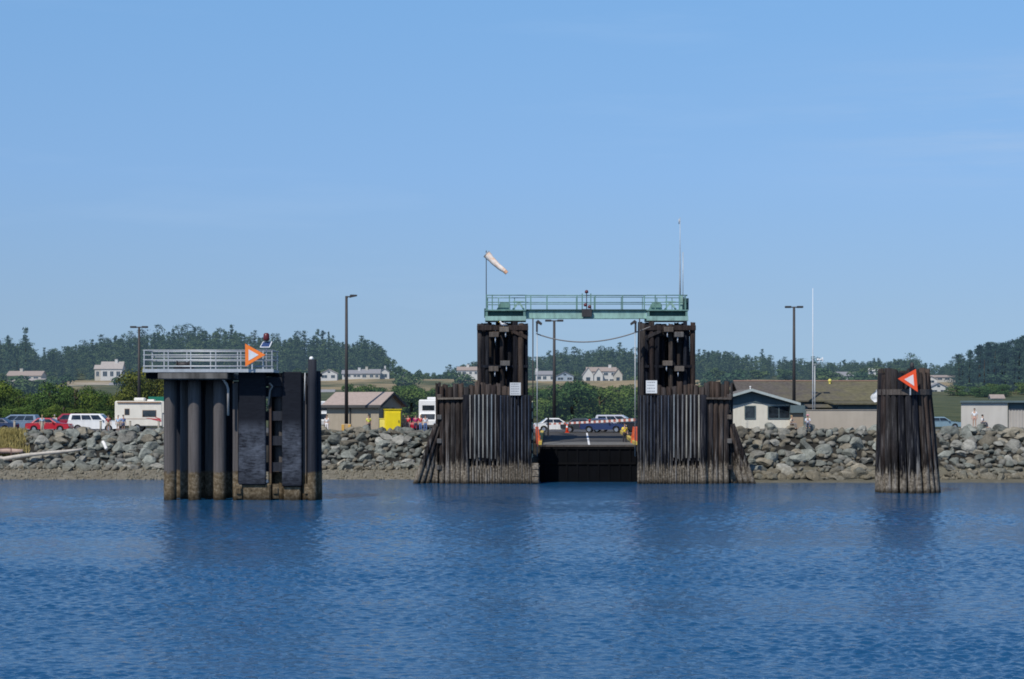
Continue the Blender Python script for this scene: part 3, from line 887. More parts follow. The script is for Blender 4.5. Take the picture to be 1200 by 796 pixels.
tag(o, 'dry yellow green grass at the top of the bank on the left', 'grass', kind='stuff')

# ------------------------------------------------------------------ houses on the hillside and at the landing
def house(label, px0, px1, pyb, pye, pyr, Y, wall, roof, gable=False, depth=None, nwin=3, chimney=None, rz=0.0, cat='house', wy=(0.35, 0.75), far=True, floors=1, name='house', door=None, over=0.4):
    """gable=True turns the gable end to the viewer"""
    if far: pye -= 0.35 * (pye - pyr)
    w_ = M(px1 - px0, Y); x = X((px0 + px1) / 2, Y)
    zb, ze, zr = Z(pyb, Y), Z(pye, Y), Z(pyr, Y)
    d = depth or w_ * 0.7
    t = thing(name, label, cat, (x, Y, zb), rz)
    he, hr = ze - zb, zr - zb
    mb = MB()
    if gable:
        mb.prism([(-w_ / 2, -3), (w_ / 2, -3), (w_ / 2, he), (0, hr - 0.12), (-w_ / 2, he)], 'y', 0, d)
    else:
        mb.prism([(0, -3), (d, -3), (d, he), (d / 2, hr - 0.12), (0, he)], 'x', -w_ / 2, w_ / 2)
    mb.build('wall', wall, t)
    rf = MB()
    k = (hr - he) / (w_ / 2 if gable else d / 2)
    th = 0.16
    if gable:
        a = w_ / 2 + over
        for s in (-1, 1):
            rf.prism([(0, hr), (s * a, hr - k * a), (s * a, hr - k * a + th), (0, hr + th)], 'y', -over, d + over)
    else:
        a = d / 2 + over
        for s in (-1, 1):
            rf.prism([(d / 2, hr), (d / 2 + s * a, hr - k * a), (d / 2 + s * a, hr - k * a + th), (d / 2, hr + th)], 'x', -w_ / 2 - over, w_ / 2 + over)
    ro = rf.build('roof', roof, t)
    if chimney is not None:
        c = MB(); cx = chimney * w_ / 2; cs = min(0.5, w_ * 0.05) + 0.15
        cy = d / 2 - 0.3
        c.box(cx - cs, cx + cs, cy - cs, cy + cs, hr - 0.8, hr + 1.1); c.box(cx - cs - .08, cx + cs + .08, cy - cs - .08, cy + cs + .08, hr + 1.1, hr + 1.25)
        c.build('chimney', wall, ro)
    gm = MT['glass_far'] if far else MT['glass']
    for fl in range(floors):
        f0 = he * fl / floors; fh = he / floors
        for i in range(nwin):
            u = (i + 0.5) / nwin + random.uniform(-0.04, 0.04)
            xx = -w_ / 2 + w_ * u; ww = w_ / nwin * random.uniform(0.22, 0.34)
            z0, z1 = f0 + fh * wy[0], f0 + fh * wy[1]
            fr = MB()
            e = 0.09
            fr.box(xx - ww - e, xx + ww + e, -0.07, 0.03, z0 - e, z0); fr.box(xx - ww - e, xx + ww + e, -0.07, 0.03, z1, z1 + e)
            fr.box(xx - ww - e, xx - ww, -0.07, 0.03, z0, z1); fr.box(xx + ww, xx + ww + e, -0.07, 0.03, z0, z1); fr.box(xx - 0.03, xx + 0.03, -0.05, 0.03, z0, z1)
            fo = fr.build('window', MT['white_far'] if far else MT['white'], t)
            pn = MB(); pn.box(xx - ww, xx + ww, -0.03, 0.02, z0, z1); pn.build('pane', gm, fo)
    if gable and nwin >= 2 and far:
        pn = MB(); q = w_ * 0.08
        pn.box(-q, q, -0.05, 0.02, he + (hr - he) * 0.1, he + (hr - he) * 0.5); pn.build('window', gm, t)
    if door is not None:
        dm = MB(); xx = door * w_ / 2
        dm.box(xx - 0.5, xx + 0.5, -0.05, 0.03, 0.0, 2.05); dm.build('door', MT['white_far'] if far else MT['white'], t)
    return t
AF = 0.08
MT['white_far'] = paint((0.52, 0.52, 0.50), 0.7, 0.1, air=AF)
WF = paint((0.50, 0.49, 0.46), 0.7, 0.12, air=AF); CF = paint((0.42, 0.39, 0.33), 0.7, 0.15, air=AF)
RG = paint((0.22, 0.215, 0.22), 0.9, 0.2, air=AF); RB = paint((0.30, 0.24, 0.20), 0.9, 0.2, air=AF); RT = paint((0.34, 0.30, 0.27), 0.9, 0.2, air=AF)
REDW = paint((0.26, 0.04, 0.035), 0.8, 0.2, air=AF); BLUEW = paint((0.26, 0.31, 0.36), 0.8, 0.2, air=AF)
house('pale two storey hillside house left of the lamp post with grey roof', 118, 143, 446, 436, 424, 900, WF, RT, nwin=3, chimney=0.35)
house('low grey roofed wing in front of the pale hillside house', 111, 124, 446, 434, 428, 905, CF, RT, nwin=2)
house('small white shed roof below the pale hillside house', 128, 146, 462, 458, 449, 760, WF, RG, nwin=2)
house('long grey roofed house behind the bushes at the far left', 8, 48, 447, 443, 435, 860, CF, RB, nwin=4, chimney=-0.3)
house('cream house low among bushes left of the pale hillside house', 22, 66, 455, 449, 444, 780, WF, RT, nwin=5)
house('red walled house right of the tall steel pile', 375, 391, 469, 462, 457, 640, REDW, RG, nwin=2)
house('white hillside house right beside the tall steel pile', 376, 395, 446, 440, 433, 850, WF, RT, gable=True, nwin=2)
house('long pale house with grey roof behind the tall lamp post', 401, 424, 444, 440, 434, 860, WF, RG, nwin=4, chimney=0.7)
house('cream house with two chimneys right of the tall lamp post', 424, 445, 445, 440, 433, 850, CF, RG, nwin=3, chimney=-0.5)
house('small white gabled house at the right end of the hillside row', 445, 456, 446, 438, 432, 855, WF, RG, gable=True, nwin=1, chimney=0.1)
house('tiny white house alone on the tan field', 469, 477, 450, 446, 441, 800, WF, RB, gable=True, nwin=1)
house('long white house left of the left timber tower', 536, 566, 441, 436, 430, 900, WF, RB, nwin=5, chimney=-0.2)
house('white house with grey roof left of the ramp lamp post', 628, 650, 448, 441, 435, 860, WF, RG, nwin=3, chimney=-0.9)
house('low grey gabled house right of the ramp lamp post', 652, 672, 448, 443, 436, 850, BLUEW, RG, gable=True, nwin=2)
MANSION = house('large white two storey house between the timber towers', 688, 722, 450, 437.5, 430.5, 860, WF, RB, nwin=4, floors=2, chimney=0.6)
def wing(t, x0, x1, he, hr, d0, d1, wall, roof):
    mb = MB(); c = (x0 + x1) / 2
    mb.prism([(x0, -3), (x1, -3), (x1, he), (c, hr), (x0, he)], 'y', d0, d1); wl = mb.build('wing', wall, t)
    rf = MB(); k = (hr - he) / ((x1 - x0) / 2); a = (x1 - x0) / 2 + 0.4
    for s in (-1, 1): rf.prism([(c, hr + .05), (c + s * a, hr + .05 - k * a), (c + s * a, hr + .22 - k * a), (c, hr + .22)], 'y', d0 - 0.4, d1)
    rf.build('roof', roof, wl)
    pn = MB(); q = (x1 - x0) * 0.2
    pn.box(c - q, c + q, d0 - 0.05, d0 + 0.02, he * 0.25, he * 0.7); pn.build('window', MT['glass_far'], wl)
wing(MANSION, -M(22, 860), -M(10, 860), 4.2, 7.4, -2.5, 5, WF, RT)
wing(MANSION, -M(9, 860), M(1, 860), 4.4, 7.0, -3.0, 3, WF, RB)
wing(MANSION, M(14, 860), M(24, 860), 4.2, 6.8, -1.5, 5, CF, RB)
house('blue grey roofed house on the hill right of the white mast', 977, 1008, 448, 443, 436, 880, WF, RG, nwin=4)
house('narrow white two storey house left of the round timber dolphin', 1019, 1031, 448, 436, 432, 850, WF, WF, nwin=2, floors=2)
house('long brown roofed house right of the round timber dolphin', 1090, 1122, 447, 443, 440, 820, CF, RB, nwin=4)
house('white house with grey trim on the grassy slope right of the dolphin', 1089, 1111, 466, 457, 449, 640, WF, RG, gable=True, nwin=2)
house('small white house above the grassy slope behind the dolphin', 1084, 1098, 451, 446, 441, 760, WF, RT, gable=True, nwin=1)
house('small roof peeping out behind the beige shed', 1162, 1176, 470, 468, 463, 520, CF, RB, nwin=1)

# ---- tan hut with door opening beside the yellow cabinet
TAN = paint((0.335, 0.285, 0.215), 0.85, 0.12); TANROOF = paint((0.33, 0.265, 0.23), 0.9, 0.2, 3); DKTRIM = paint((0.06, 0.06, 0.06), 0.8, 0.2)
hut = thing('tan_hut', 'tan hut with brown pitched roof behind the yellow cabinet', 'hut', (X(444, 197), 197, GROUND + .06), R(-24))
hl, hd, he, hr = M(64, 197) / math.cos(R(24)), 5.2, 2.75, 3.95
mb = MB(); mb.prism([(0, 0), (hd, 0), (hd, he), (hd / 2, hr), (0, he)], 'x', -hl, 0); mb.build('wall', TAN, hut)
mb = MB(); k = (hr - he) / (hd / 2); a = hd / 2 + .45
for s in (-1, 1): mb.prism([(hd / 2, hr + .03), (hd / 2 + s * a, hr + .03 - k * a), (hd / 2 + s * a, hr + .2 - k * a), (hd / 2, hr + .2)], 'x', -hl - .4, .4)
mb.build('roof', TANROOF, hut)
mb = MB(); mb.box(-hl - .42, .42, -.52, -.46, he - .25, he + .03)
for s in (-1, 1): mb.prism([(hd / 2, hr - .1), (hd / 2 + s * a, hr - .1 - k * a), (hd / 2 + s * a, hr + .18 - k * a), (hd / 2, hr + .18)], 'x', .40, .46)
mb.build('fascia', DKTRIM, hut)
mb = MB(); mb.box(0, .05, .9, 3.4, 1.0, 2.5); mb.build('window', MT['glass'], hut)
mb = MB(); mb.box(-hl * .55, -hl * .55 + .12, -.14, 0, 0, he); mb.build('downpipe', DKTRIM, hut)

# ---- yellow cabinet
cab = thing('yellow_cabinet', 'tall bright yellow cabinet standing in front of the tan hut', 'cabinet', (X(460, 194), 194, GROUND + .06), R(10))
mb = MB(); mb.box(-.80, .80, -.7, .7, .08, 2.3, bevel=.05); mb.box(-.7, .7, -.6, .6, 0, .08); mb.build('body', MT['yellow'], cab)
mb = MB(); mb.box(-.72, .72, -.74, -.70, .18, 2.02); mb.build('door', MT['yellow'], cab)
mb = MB(); mb.box(.52, .58, -.80, -.74, 1.0, 1.25); mb.build('handle', DKTRIM, cab)
mb = MB(); mb.box(-.86, .86, -.78, .76, 2.3, 2.37); mb.build('lid', MT['yellow'], cab)
cr = thing('yellow_crate', 'pale yellow low crate left of the yellow cabinet', 'crate', (X(449.5, 194.3), 194.3, GROUND + .06))
mb = MB(); mb.box(-.4, .25, -.3, .3, 0, 1.35, bevel=.04); mb.build('body', MT['yellow_pale'], cr)
mb = MB(); mb.box(-.44, .29, -.34, .34, 1.35, 1.42); mb.build('lid', MT['yellow_pale'], cr)

# ---- white hut with dark gable, right
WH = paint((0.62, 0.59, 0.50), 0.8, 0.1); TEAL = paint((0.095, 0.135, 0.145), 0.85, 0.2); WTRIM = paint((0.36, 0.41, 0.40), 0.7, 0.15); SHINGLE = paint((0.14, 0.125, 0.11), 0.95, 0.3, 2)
Yh = 190.0
wh = thing('white_hut', 'white hut with dark gable and two windows above the rock bank', 'hut', (X(880, Yh), Yh, GROUND))
def zl(py, Y=Yh): return Z(py, Y) - GROUND
half = M(57, Yh)
kk = (zl(458) - zl(474.5)) / half
wall_h = zl(474)
mb = MB(); mb.box(-M(55, Yh), M(46, Yh), .0, 9, -.5, zl(469)); mb.build('wall', WH, wh)
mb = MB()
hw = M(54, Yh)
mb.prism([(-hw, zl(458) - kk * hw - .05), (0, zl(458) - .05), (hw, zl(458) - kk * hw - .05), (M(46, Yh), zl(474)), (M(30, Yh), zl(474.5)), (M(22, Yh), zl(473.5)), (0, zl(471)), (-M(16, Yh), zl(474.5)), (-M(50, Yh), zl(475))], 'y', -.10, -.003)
mb.build('gable', TEAL, wh)  # teal siding; its lower edge also paints the outline of the eave shadow
mb = MB()
for s in (-1, 1): mb.prism([(0, zl(458) + .0), (s * half, zl(458) - kk * half), (s * half, zl(458) - kk * half + .18), (0, zl(458) + .18)], 'y', -.75, 9.4)
ro = mb.build('roof', SHINGLE, wh)
mb = MB()
for s in (-1, 1): mb.prism([(0, zl(458) - .06), (s * half, zl(458) - kk * half - .06), (s * half, zl(458) - kk * half + .2), (0, zl(458) + .2)], 'y', -.80, -.753)
mb.build('bargeboard', WTRIM, wh)
mb = MB(); mb.tube([(0, .5, zl(458)), (0, .5, zl(454))], .05, 6); mb.sphere((0, .5, zl(453.5)), .09); mb.build('vent_pipe', MT['white'], ro)
for a, b in ((873.5, 884.5), (900.5, 925)):
    x0, x1 = X(a, Yh) - X(880, Yh), X(b, Yh) - X(880, Yh)
    z0, z1 = zl(490), zl(476.5)
    fr = MB(); e = .09
    fr.box(x0 - e, x1 + e, -.08, .0, z0 - e, z0); fr.box(x0 - e, x1 + e, -.08, .0, z1, z1 + e); fr.box(x0 - e, x0, -.08, .0, z0, z1); fr.box(x1, x1 + e, -.08, .0, z0, z1)
    if b - a > 15: fr.box((x0 + x1) / 2 - .04, (x0 + x1) / 2 + .04, -.06, 0, z0, z1)
    fo = fr.build('window', TEAL, wh)
    pn = MB(); pn.box(x0, x1, -.03, -.005, z0, z1); pn.build('pane', MT['glass'], fo)
mb = MB(); mb.box(X(889, Yh) - X(880, Yh), X(889, Yh) - X(880, Yh) + .16, -.2, -.11, zl(461.5), zl(459.8)); mb.build('gable_lamp', DKTRIM, wh)

# ---- long brown roofed building
MOSS = None
m, nt2 = nodes('mossy_shingle')
pos = N(nt2, 'ShaderNodeNewGeometry').outputs['Position']
sx = N(nt2, 'ShaderNodeSeparateXYZ'); L(nt2, pos, sx.inputs[0])
n1 = noise_tex(nt2, 0.6, 5, pos, 0.65)
br = ramp(nt2, noise_tex(nt2, 3, 4, mapping(nt2, pos, (1, 1, 4))), [(0.3, (0.065, 0.058, 0.052)), (0.7, (0.125, 0.112, 0.10))])
ms = ramp(nt2, noise_tex(nt2, 2, 5, pos), [(0.3, (0.09, 0.085, 0.05)), (0.7, (0.165, 0.152, 0.085))])
kx = math_n(nt2, 'ADD', math_n(nt2, 'DIVIDE', sx.outputs['X'], 60.0), math_n(nt2, 'MULTIPLY', math_n(nt2, 'SUBTRACT', n1, 0.5), 0.5))
finish(m, nt2, mixc(nt2, ramp(nt2, kx, [(0.48, 0.0), (0.66, 0.8)]), br, ms), 0.95, spec=0.1)
MOSS = m
Yb = 212.0
lb = thing('long_building', 'long low building under a wide brown mossy shingle roof', 'building', (X(958, Yb), Yb, GROUND))
def lx(px, Y=Yb): return X(px, Y) - X(958, Yb)
def lz(py, Y=Yb): return Z(py, Y) - GROUND
mb = MB(); mb.box(lx(884), lx(1042), .6, 14, -.3, lz(469)); mb.build('wall', TEAL, lb)
mb = MB()
zr_, ze_ = lz(448.5, Yb + 7), lz(471, Yb)
mb.prism([(0, ze_), (7, zr_), (14, ze_), (14, ze_ + .15), (7, zr_ + .2), (0, ze_ + .15)], 'x', lx(868), lx(1046)); mb.build('roof', MOSS, lb)
mb = MB(); mb.box(lx(868), lx(1046), 6.8, 7.2, zr_ + .18, zr_ + .27); mb.build('ridge_cap', paint((0.36, 0.22, 0.17), .9, .2), lb)
mb = MB(); mb.tube([(lx(983), 6, zr_ - .3), (lx(983), 6, zr_ + .1)], .12, 8); mb.sphere((lx(983), 6, zr_ + .2), .22, 8, 5); mb.build('roof_vent', MT['yellow_pale'], lb)
# front wing with a lower eave
mb = MB(); mb.box(lx(972), lx(1020), -5.5, -.5, -.3, lz(474, Yb - 5)); mb.build('wing', TEAL, lb)
mb = MB(); zz0 = lz(474.2, Yb - 6); mb.prism([(-6.2, zz0), (-.02, zz0 + .22), (-.02, zz0 + .37), (-6.2, zz0 + .16)], 'x', lx(966), lx(1021)); mb.build('wing_roof', MOSS, lb)
mb = MB(); mb.box(lx(941), lx(966), -5, -3.2, -.3, lz(477, Yb - 5)); mb.prism([(-5.6, lz(478, Yb - 5)), (-2.6, lz(474.5, Yb - 5)), (-2.6, lz(473.8, Yb - 5)), (-5.6, lz(477.2, Yb - 5))], 'x', lx(938), lx(965.5)); mb.build('porch', MOSS, lb)

bw = thing('beige_wall', 'plain beige wall along the bank between white hut and dolphin', 'wall', (X(988, 188.5), 188.5, GROUND))
BEIGE = paint((0.40, 0.35, 0.285), 0.9, 0.12, .6)
mb = MB(); mb.box(X(945, 188.5) - X(988, 188.5), X(1044, 188.5) - X(988, 188.5), 0, .25, -.4, Z(480.8, 188.5) - GROUND); mb.build('panel', BEIGE, bw)
mb = MB(); mb.box(X(944, 188.5) - X(988, 188.5), X(1045, 188.5) - X(988, 188.5), -.06, .31, Z(480.8, 188.5) - GROUND, Z(480, 188.5) - GROUND); mb.build('coping', paint((0.30, .27, .23), .9, .2), bw)
gb = thing('gate_booth', 'low tan booth between the white hut and beige wall', 'booth', (X(934, 189.4), 189.4, GROUND))
mb = MB(); mb.box(-M(7, 189), M(7.5, 189), 0, 1.6, -.4, Z(484, 189) - GROUND); mb.build('wall', paint((0.33, 0.26, 0.19), .9, .15), gb)
mb = MB(); mb.box(-M(8, 189), M(9, 189), -.3, 1.8, Z(484, 189) - GROUND, Z(475, 189) - GROUND); mb.build('roof', TEAL, gb)

# ---- beige shed, right edge
Ys = 192.0
sh = thing('beige_shed', 'flat roofed beige shed with dark roof edge at the right', 'shed', (X(1154, Ys), Ys, GROUND), R(-14.5))
def sx_(px): return X(px, Ys) - X(1154, Ys)
mb = MB(); mb.box(sx_(1127), sx_(1180), 0, 6, -.4, Z(472, Ys) - GROUND); mb.build('wall', paint((0.47, 0.445, 0.40), .85, .12, .6), sh)
mb = MB(); mb.box(sx_(1126), sx_(1240), -.25, 6.3, Z(472, Ys) - GROUND + .003, Z(469.6, Ys) - GROUND); mb.build('roof', TEAL, sh)
mb = MB()
x = sx_(1181)
mb.box(sx_(1180.5), sx_(1240), .4, 6, -.4, Z(472, Ys) - GROUND)
while x < sx_(1238):
    mb.box(x, x + .14, .34, .4, -.4, Z(479, Ys) - GROUND); x += .3
mb.build('corrugated_side', paint((0.38, 0.355, 0.32), .8, .15, .7), sh)
mb = MB(); mb.box(sx_(1181), sx_(1240), .28, .33, Z(479, Ys) - GROUND, Z(472.2, Ys) - GROUND); mb.build('fascia', TEAL, sh)

# ------------------------------------------------------------------ lamp posts and masts
def lamp_post(label, px, pyt, pyb, Y, arms, group='car park lamp posts'):
    zb, zt = Z(pyb, Y), Z(pyt, Y)
    t = thing('lamp_post', label, 'lamp post', (X(px, Y), Y, zb), 0, group)
    h = zt - zb
    mb = MB(); mb.tube([(0, 0, 0), (0, 0, h)], [.20, .13], 8); mb.build('pole', MT['dark_pole'], t)
    mb = MB(); mb.box(-.28, .28, -.28, .28, -.3, .12, bevel=.03); mb.build('base', MT['concrete'], t)
    for s in arms:
        mb = MB()
        if len(arms) == 2:
            mb.tube([(0, 0, h - .06), (s * .5, 0, h - .06)], .06, 6); mb.build('arm', MT['dark_pole'], t)
            mb = MB(); mb.box(min(s * .32, s * .98), max(s * .32, s * .98), -.25, .25, h - .14, h + .07, bevel=.03); mb.build('lamp_head', MT['dark_pole'], t)
        else:
            mb.tube([(0, 0, h - .35), (s * .15, 0, h - .08), (s * .55, 0, h)], .06, 6); mb.build('arm', MT['dark_pole'], t)
            mb = MB(); mb.prism([(s * .3, h - .18), (s * 1.05, h - .02), (s * 1.08, h + .12), (s * .4, h + .14)], 'y', -.2, .2); mb.build('lamp_head', MT['dark_pole'], t)
    return t
lamp_post('dark double headed lamp post behind the motorhome at the left', 163, 383, 500, 215, (-1, 1))
lamp_post('tall dark single headed lamp post in front of the tan hut', 406, 347, 503, 194, (1,))
lamp_post('dark double headed lamp post above the boarding ramp', 649.5, 375.5, 500, 205, (-1, 1))
lamp_post('dark double headed lamp post behind the white hut', 930.5, 359.5, 497, 208, (-1, 1))
pd = thing('lamp_plinth', 'squat tan and orange concrete plinth around the tall lamp foot', 'plinth', (X(406, 193.2), 193.2, GROUND + .06))
mb = MB(); mb.box(-.5, .5, -.35, .3, 0, .85, bevel=.05); mb.build('block', paint((0.45, 0.33, 0.20), .9, .3), pd)
mb = MB(); mb.box(-.46, -.2, -.38, -.352, .1, .8); mb.box(.2, .46, -.38, -.352, .1, .8); mb.build('marking', paint((0.62, 0.36, 0.08), .8, .3), pd)

Ym = 196.0
ms_ = thing('white_mast', 'very tall thin white mast with anemometer behind the beige wall', 'mast', (X(952.5, Ym), Ym, GROUND))
mz = lambda py: Z(py, Ym) - GROUND
mb = MB(); mb.tube([(0, 0, 0), (0, 0, mz(420)), (0, 0, mz(338))], [.065, .05, .028], 8); mb.build('pole', MT['palegrey'], ms_)
mb = MB(); mb.tube([(.22, .1, 0), (.22, .1, mz(428))], .05, 6); mb.build('side_pole', MT['galv'], ms_)
mb = MB(); mb.tube([(0, 0, mz(427)), (M(8, Ym), 0, mz(427))], .03, 6); mb.build('arm', MT['galv'], ms_)
mb = MB(); mb.tube([(M(6, Ym), 0, mz(421.5)), (M(11, Ym), 0, mz(421.5))], [.06, .09], 6); mb.box(M(10.5, Ym), M(12, Ym), -.02, .02, mz(423.5), mz(418.8)); mb.sphere((M(6, Ym), 0, mz(421.5)), .12, 8, 5); mb.tube([(M(7.5, Ym), 0, mz(427)), (M(7.5, Ym), 0, mz(421.5))], .03, 6); mb.build('anemometer', MT['white'], ms_)
fp = thing('white_flag', 'white cloth hanging beside the round timber dolphin', 'flag', (X(1029, 190), 190, GROUND))
fz = lambda py: Z(py, 190) - GROUND
mb = MB(); mb.tube([(.12, 0, 0), (.12, 0, fz(452))], .045, 6); mb.build('pole', MT['galv'], fp)
mb = MB()
rings = []
for k in range(7):
    u = k / 6
    rings.append([(.1, .02, fz(455 + 17 * u)), (.1 - .62 * math.sin(PI * (0.25 + 0.6 * u)) * .7, .1 * math.sin(u * 9), fz(457 + 14 * u)), (.1 - .85 * math.sin(PI * (0.12 + .7 * u)), -.08 * math.sin(u * 7), fz(458.5 + 13 * u))])
mb.loft(rings, 0, True, caps=False, closed=False)
mb.build('cloth', MT['white'], fp)

# ------------------------------------------------------------------ vehicles
def car(name, label, cat, px, Y, rz, color, kind='sedan', group='parked cars', flip=False):
    """long axis along x, nose towards +x"""
    spec = {'sedan': dict(L=4.6, W=1.78, H=1.42, belt=.92, hood=.86, hx=.22, c0=-.38, c1=.22, r0=-.24, r1=.06, deck=.93),
            'suv': dict(L=5.5, W=2.0, H=1.85, belt=1.16, hood=1.12, hx=.25, c0=-.49, c1=.25, r0=-.46, r1=.13, deck=1.16),
            'van': dict(L=4.9, W=1.9, H=1.75, belt=1.08, hood=1.0, hx=.30, c0=-.485, c1=.34, r0=-.44, r1=.12, deck=1.08),
            'truck': dict(L=5.4, W=1.95, H=1.8, belt=1.12, hood=1.1, hx=.22, c0=-.12, c1=.2, r0=-.09, r1=.10, deck=1.1)}[kind]
    Ln, W, H = spec['L'], spec['W'], spec['H']
    t = thing(name, label, cat, (X(px, Y), Y, GROUND + .065), rz, group)
    pt = paint(color, .28, .12, 1.2, spec=.6)
    rw = .36 if kind in ('suv', 'truck') else .31
    ax = Ln * .30
    prof = [(-Ln / 2, .34)]
    for c in (-ax, ax):
        for k in range(7):
            a = PI - PI * k / 6
            prof.append((c + (rw + .07) * math.cos(a), .32 + (rw + .05) * math.sin(a) if 0 < k < 6 else .28))
    prof += [(Ln / 2 - .06, .30), (Ln / 2, .46), (Ln / 2 - .02, spec['hood'] - .18), (Ln / 2 - .14, spec['hood'] - .04), (Ln * spec['hx'], spec['belt']), (Ln * spec['c0'], spec['belt']), (-Ln / 2 + .06, spec['deck'] - .03), (-Ln / 2 - .02, spec['deck'] - .2)]
    mb = MB()
    cz = .6
    def ring(y, s): return [(p[0] * (1 - .012 * s), y, cz + (p[1] - cz) * (1 - .05 * s)) for p in prof]
    mb.loft([ring(-W / 2 + .03, 1), ring(-W / 2 + .0, .3), ring(-W / 2 + .08, 0), ring(W / 2 - .08, 0), ring(W / 2, .3), ring(W / 2 - .03, 1)], 0)
    body = mb.build('body', pt, t)
    # cabin
    b = [(Ln * spec['c0'], spec['belt'] - .02), (Ln * spec['c1'], spec['belt'] - .02)]
    r = [(Ln * spec['r0'], H), (Ln * spec['r1'], H)]
    wi, wr = W / 2 - .06, W / 2 - .22
    mb = MB()
    lo = [(b[0][0], -wi, b[0][1]), (b[1][0], -wi, b[1][1]), (b[1][0], wi, b[1][1]), (b[0][0], wi, b[0][1])]
    hi = [(r[0][0], -wr, H - .06), (r[1][0], -wr, H - .06), (r[1][0], wr, H - .06), (r[0][0], wr, H - .06)]
    top = [(r[0][0] + .08, -wr + .1, H), (r[1][0] - .08, -wr + .1, H), (r[1][0] - .08, wr - .1, H), (r[0][0] + .08, wr - .1, H)]
    mb.loft([lo, hi, top], 0); mb.build('cabin', pt, t)
    # glass, set just proud of the cabin
    def face(p00, p10, p11, p01, u0, u1, v0, v1, off, name, mat):
        P = [Vector(p) for p in (p00, p10, p11, p01)]
        def at(u, v): return (P[0] * (1 - u) + P[1] * u) * (1 - v) + (P[3] * (1 - u) + P[2] * u) * v
        n = (P[1] - P[0]).cross(P[3] - P[0]).normalized()
        q = [at(u0, v0), at(u1, v0), at(u1, v1), at(u0, v1)]
        mb = MB(); mb.loft([[p + n * off for p in q], [p - n * .01 for p in q]]); return mb.build(name, mat, t)
    nwin = 3 if kind in ('suv', 'van') else (1 if kind == 'truck' else 2)
    for side in (-1, 1):
        A, B, C_, D = (lo[0], lo[1], hi[1], hi[0]) if side < 0 else (lo[2], lo[3], hi[3], hi[2])
        for i in range(nwin):
            u0, u1 = .07 + .86 * i / nwin + .012, .07 + .86 * (i + 1) / nwin - .012
            face(A, B, C_, D, u0, u1, .12, .88, .012, 'side_window', MT['glass'])
    face(lo[1], lo[2], hi[2], hi[1], .08, .92, .08, .92, .012, 'windscreen', MT['glass'])
    face(lo[3], lo[0], hi[0], hi[3], .08, .92, .15, .9, .012, 'rear_window', MT['glass'])
    wm = MB(); wm.tube([(0, -.10, 0), (0, .10, 0)], rw, 16, smooth=False); tyre = wm.mesh('tyre', MT['rubber'])
    rm = MB(); rm.tube([(0, -.108, 0), (0, .108, 0)], rw * .62, 12, smooth=False); rim = rm.mesh('rim', MT['chrome'])
    for sx2 in (-ax, ax):
        for sy in (-1, 1):
            wo_ = put('wheel', tyre, (sx2, sy * (W / 2 - .12), rw - .03), parent=t); put('rim', rim, (0, 0, 0), parent=wo_)
    for sy in (-1, 1):
        mb = MB(); mb.box(Ln / 2 - .10, Ln / 2 + .012, sy * (W / 2 - .28) - .17, sy * (W / 2 - .28) + .17, spec['hood'] - .28, spec['hood'] - .13, bevel=.02); mb.build('headlight', MT['palegrey'], t)
        mb = MB(); mb.box(-Ln / 2 - .035, -Ln / 2 + .06, sy * (W / 2 - .22) - .12, sy * (W / 2 - .22) + .12, spec['deck'] - .36, spec['deck'] - .16); mb.build('tail_light', MT['red'], t)
        mb = MB(); mb.box(Ln * spec['c1'] - .42, Ln * spec['c1'] - .26, sy * (W / 2 + .09) - .09, sy * (W / 2 + .09) + .09, spec['belt'], spec['belt'] + .14, bevel=.02); mb.build('mirror', pt, t)
    mb = MB(); mb.box(Ln / 2 - .06, Ln / 2 + .06, -W / 2 + .08, W / 2 - .08, .36, .54, bevel=.03); mb.build('bumper', MT['rubber'] if kind != 'sedan' else pt, t)
    return t
car('minivan', 'blue grey minivan parked at the far left behind dry grass', 'van', 20, 206, R(178), (0.16, 0.22, 0.30), 'van')
car('car', 'dark blue car cut by the left edge of the picture', 'car', -6, 200, R(175), (0.02, 0.035, 0.09), 'sedan')
car('car', 'bright red sedan parked behind the rocks at the left', 'car', 58, 199, R(-4), (0.42, 0.012, 0.025), 'sedan')
car('car', 'crimson car half hidden behind the white estate car', 'car', 82, 208, R(178), (0.27, 0.008, 0.03), 'suv')
car('estate_car', 'long white estate car with dark side windows', 'car', 112, 202, R(-3), (0.74, 0.74, 0.72), 'suv')
car('car', 'white sedan at the left behind the boarding ramp', 'car', 652, 197, R(4), (0.72, 0.72, 0.70), 'sedan')
car('car', 'dark sedan behind the orange cone at the ramp', 'car', 684, 194.2, R(-6), (0.03, 0.035, 0.04), 'sedan')
car('car', 'dark blue sedan in the middle behind the boarding ramp', 'car', 707, 193.4, R(-8), (0.02, 0.035, 0.11), 'sedan')
car('minivan', 'silver minivan right of the blue sedan behind the ramp', 'van', 724, 198, R(-10), (0.45, 0.46, 0.52), 'van')
car('car', 'red car standing behind the group of people', 'car', 489, 204, R(70), (0.36, 0.015, 0.04), 'sedan')
car('car', 'light blue car behind the rocks right of the dolphin', 'car', 1103, 224, R(4), (0.20, 0.30, 0.36), 'sedan')
car('car', 'dark sedan at the right end of the cars behind the ramp', 'car', 742, 196, R(4), (0.03, 0.03, 0.035), 'sedan')

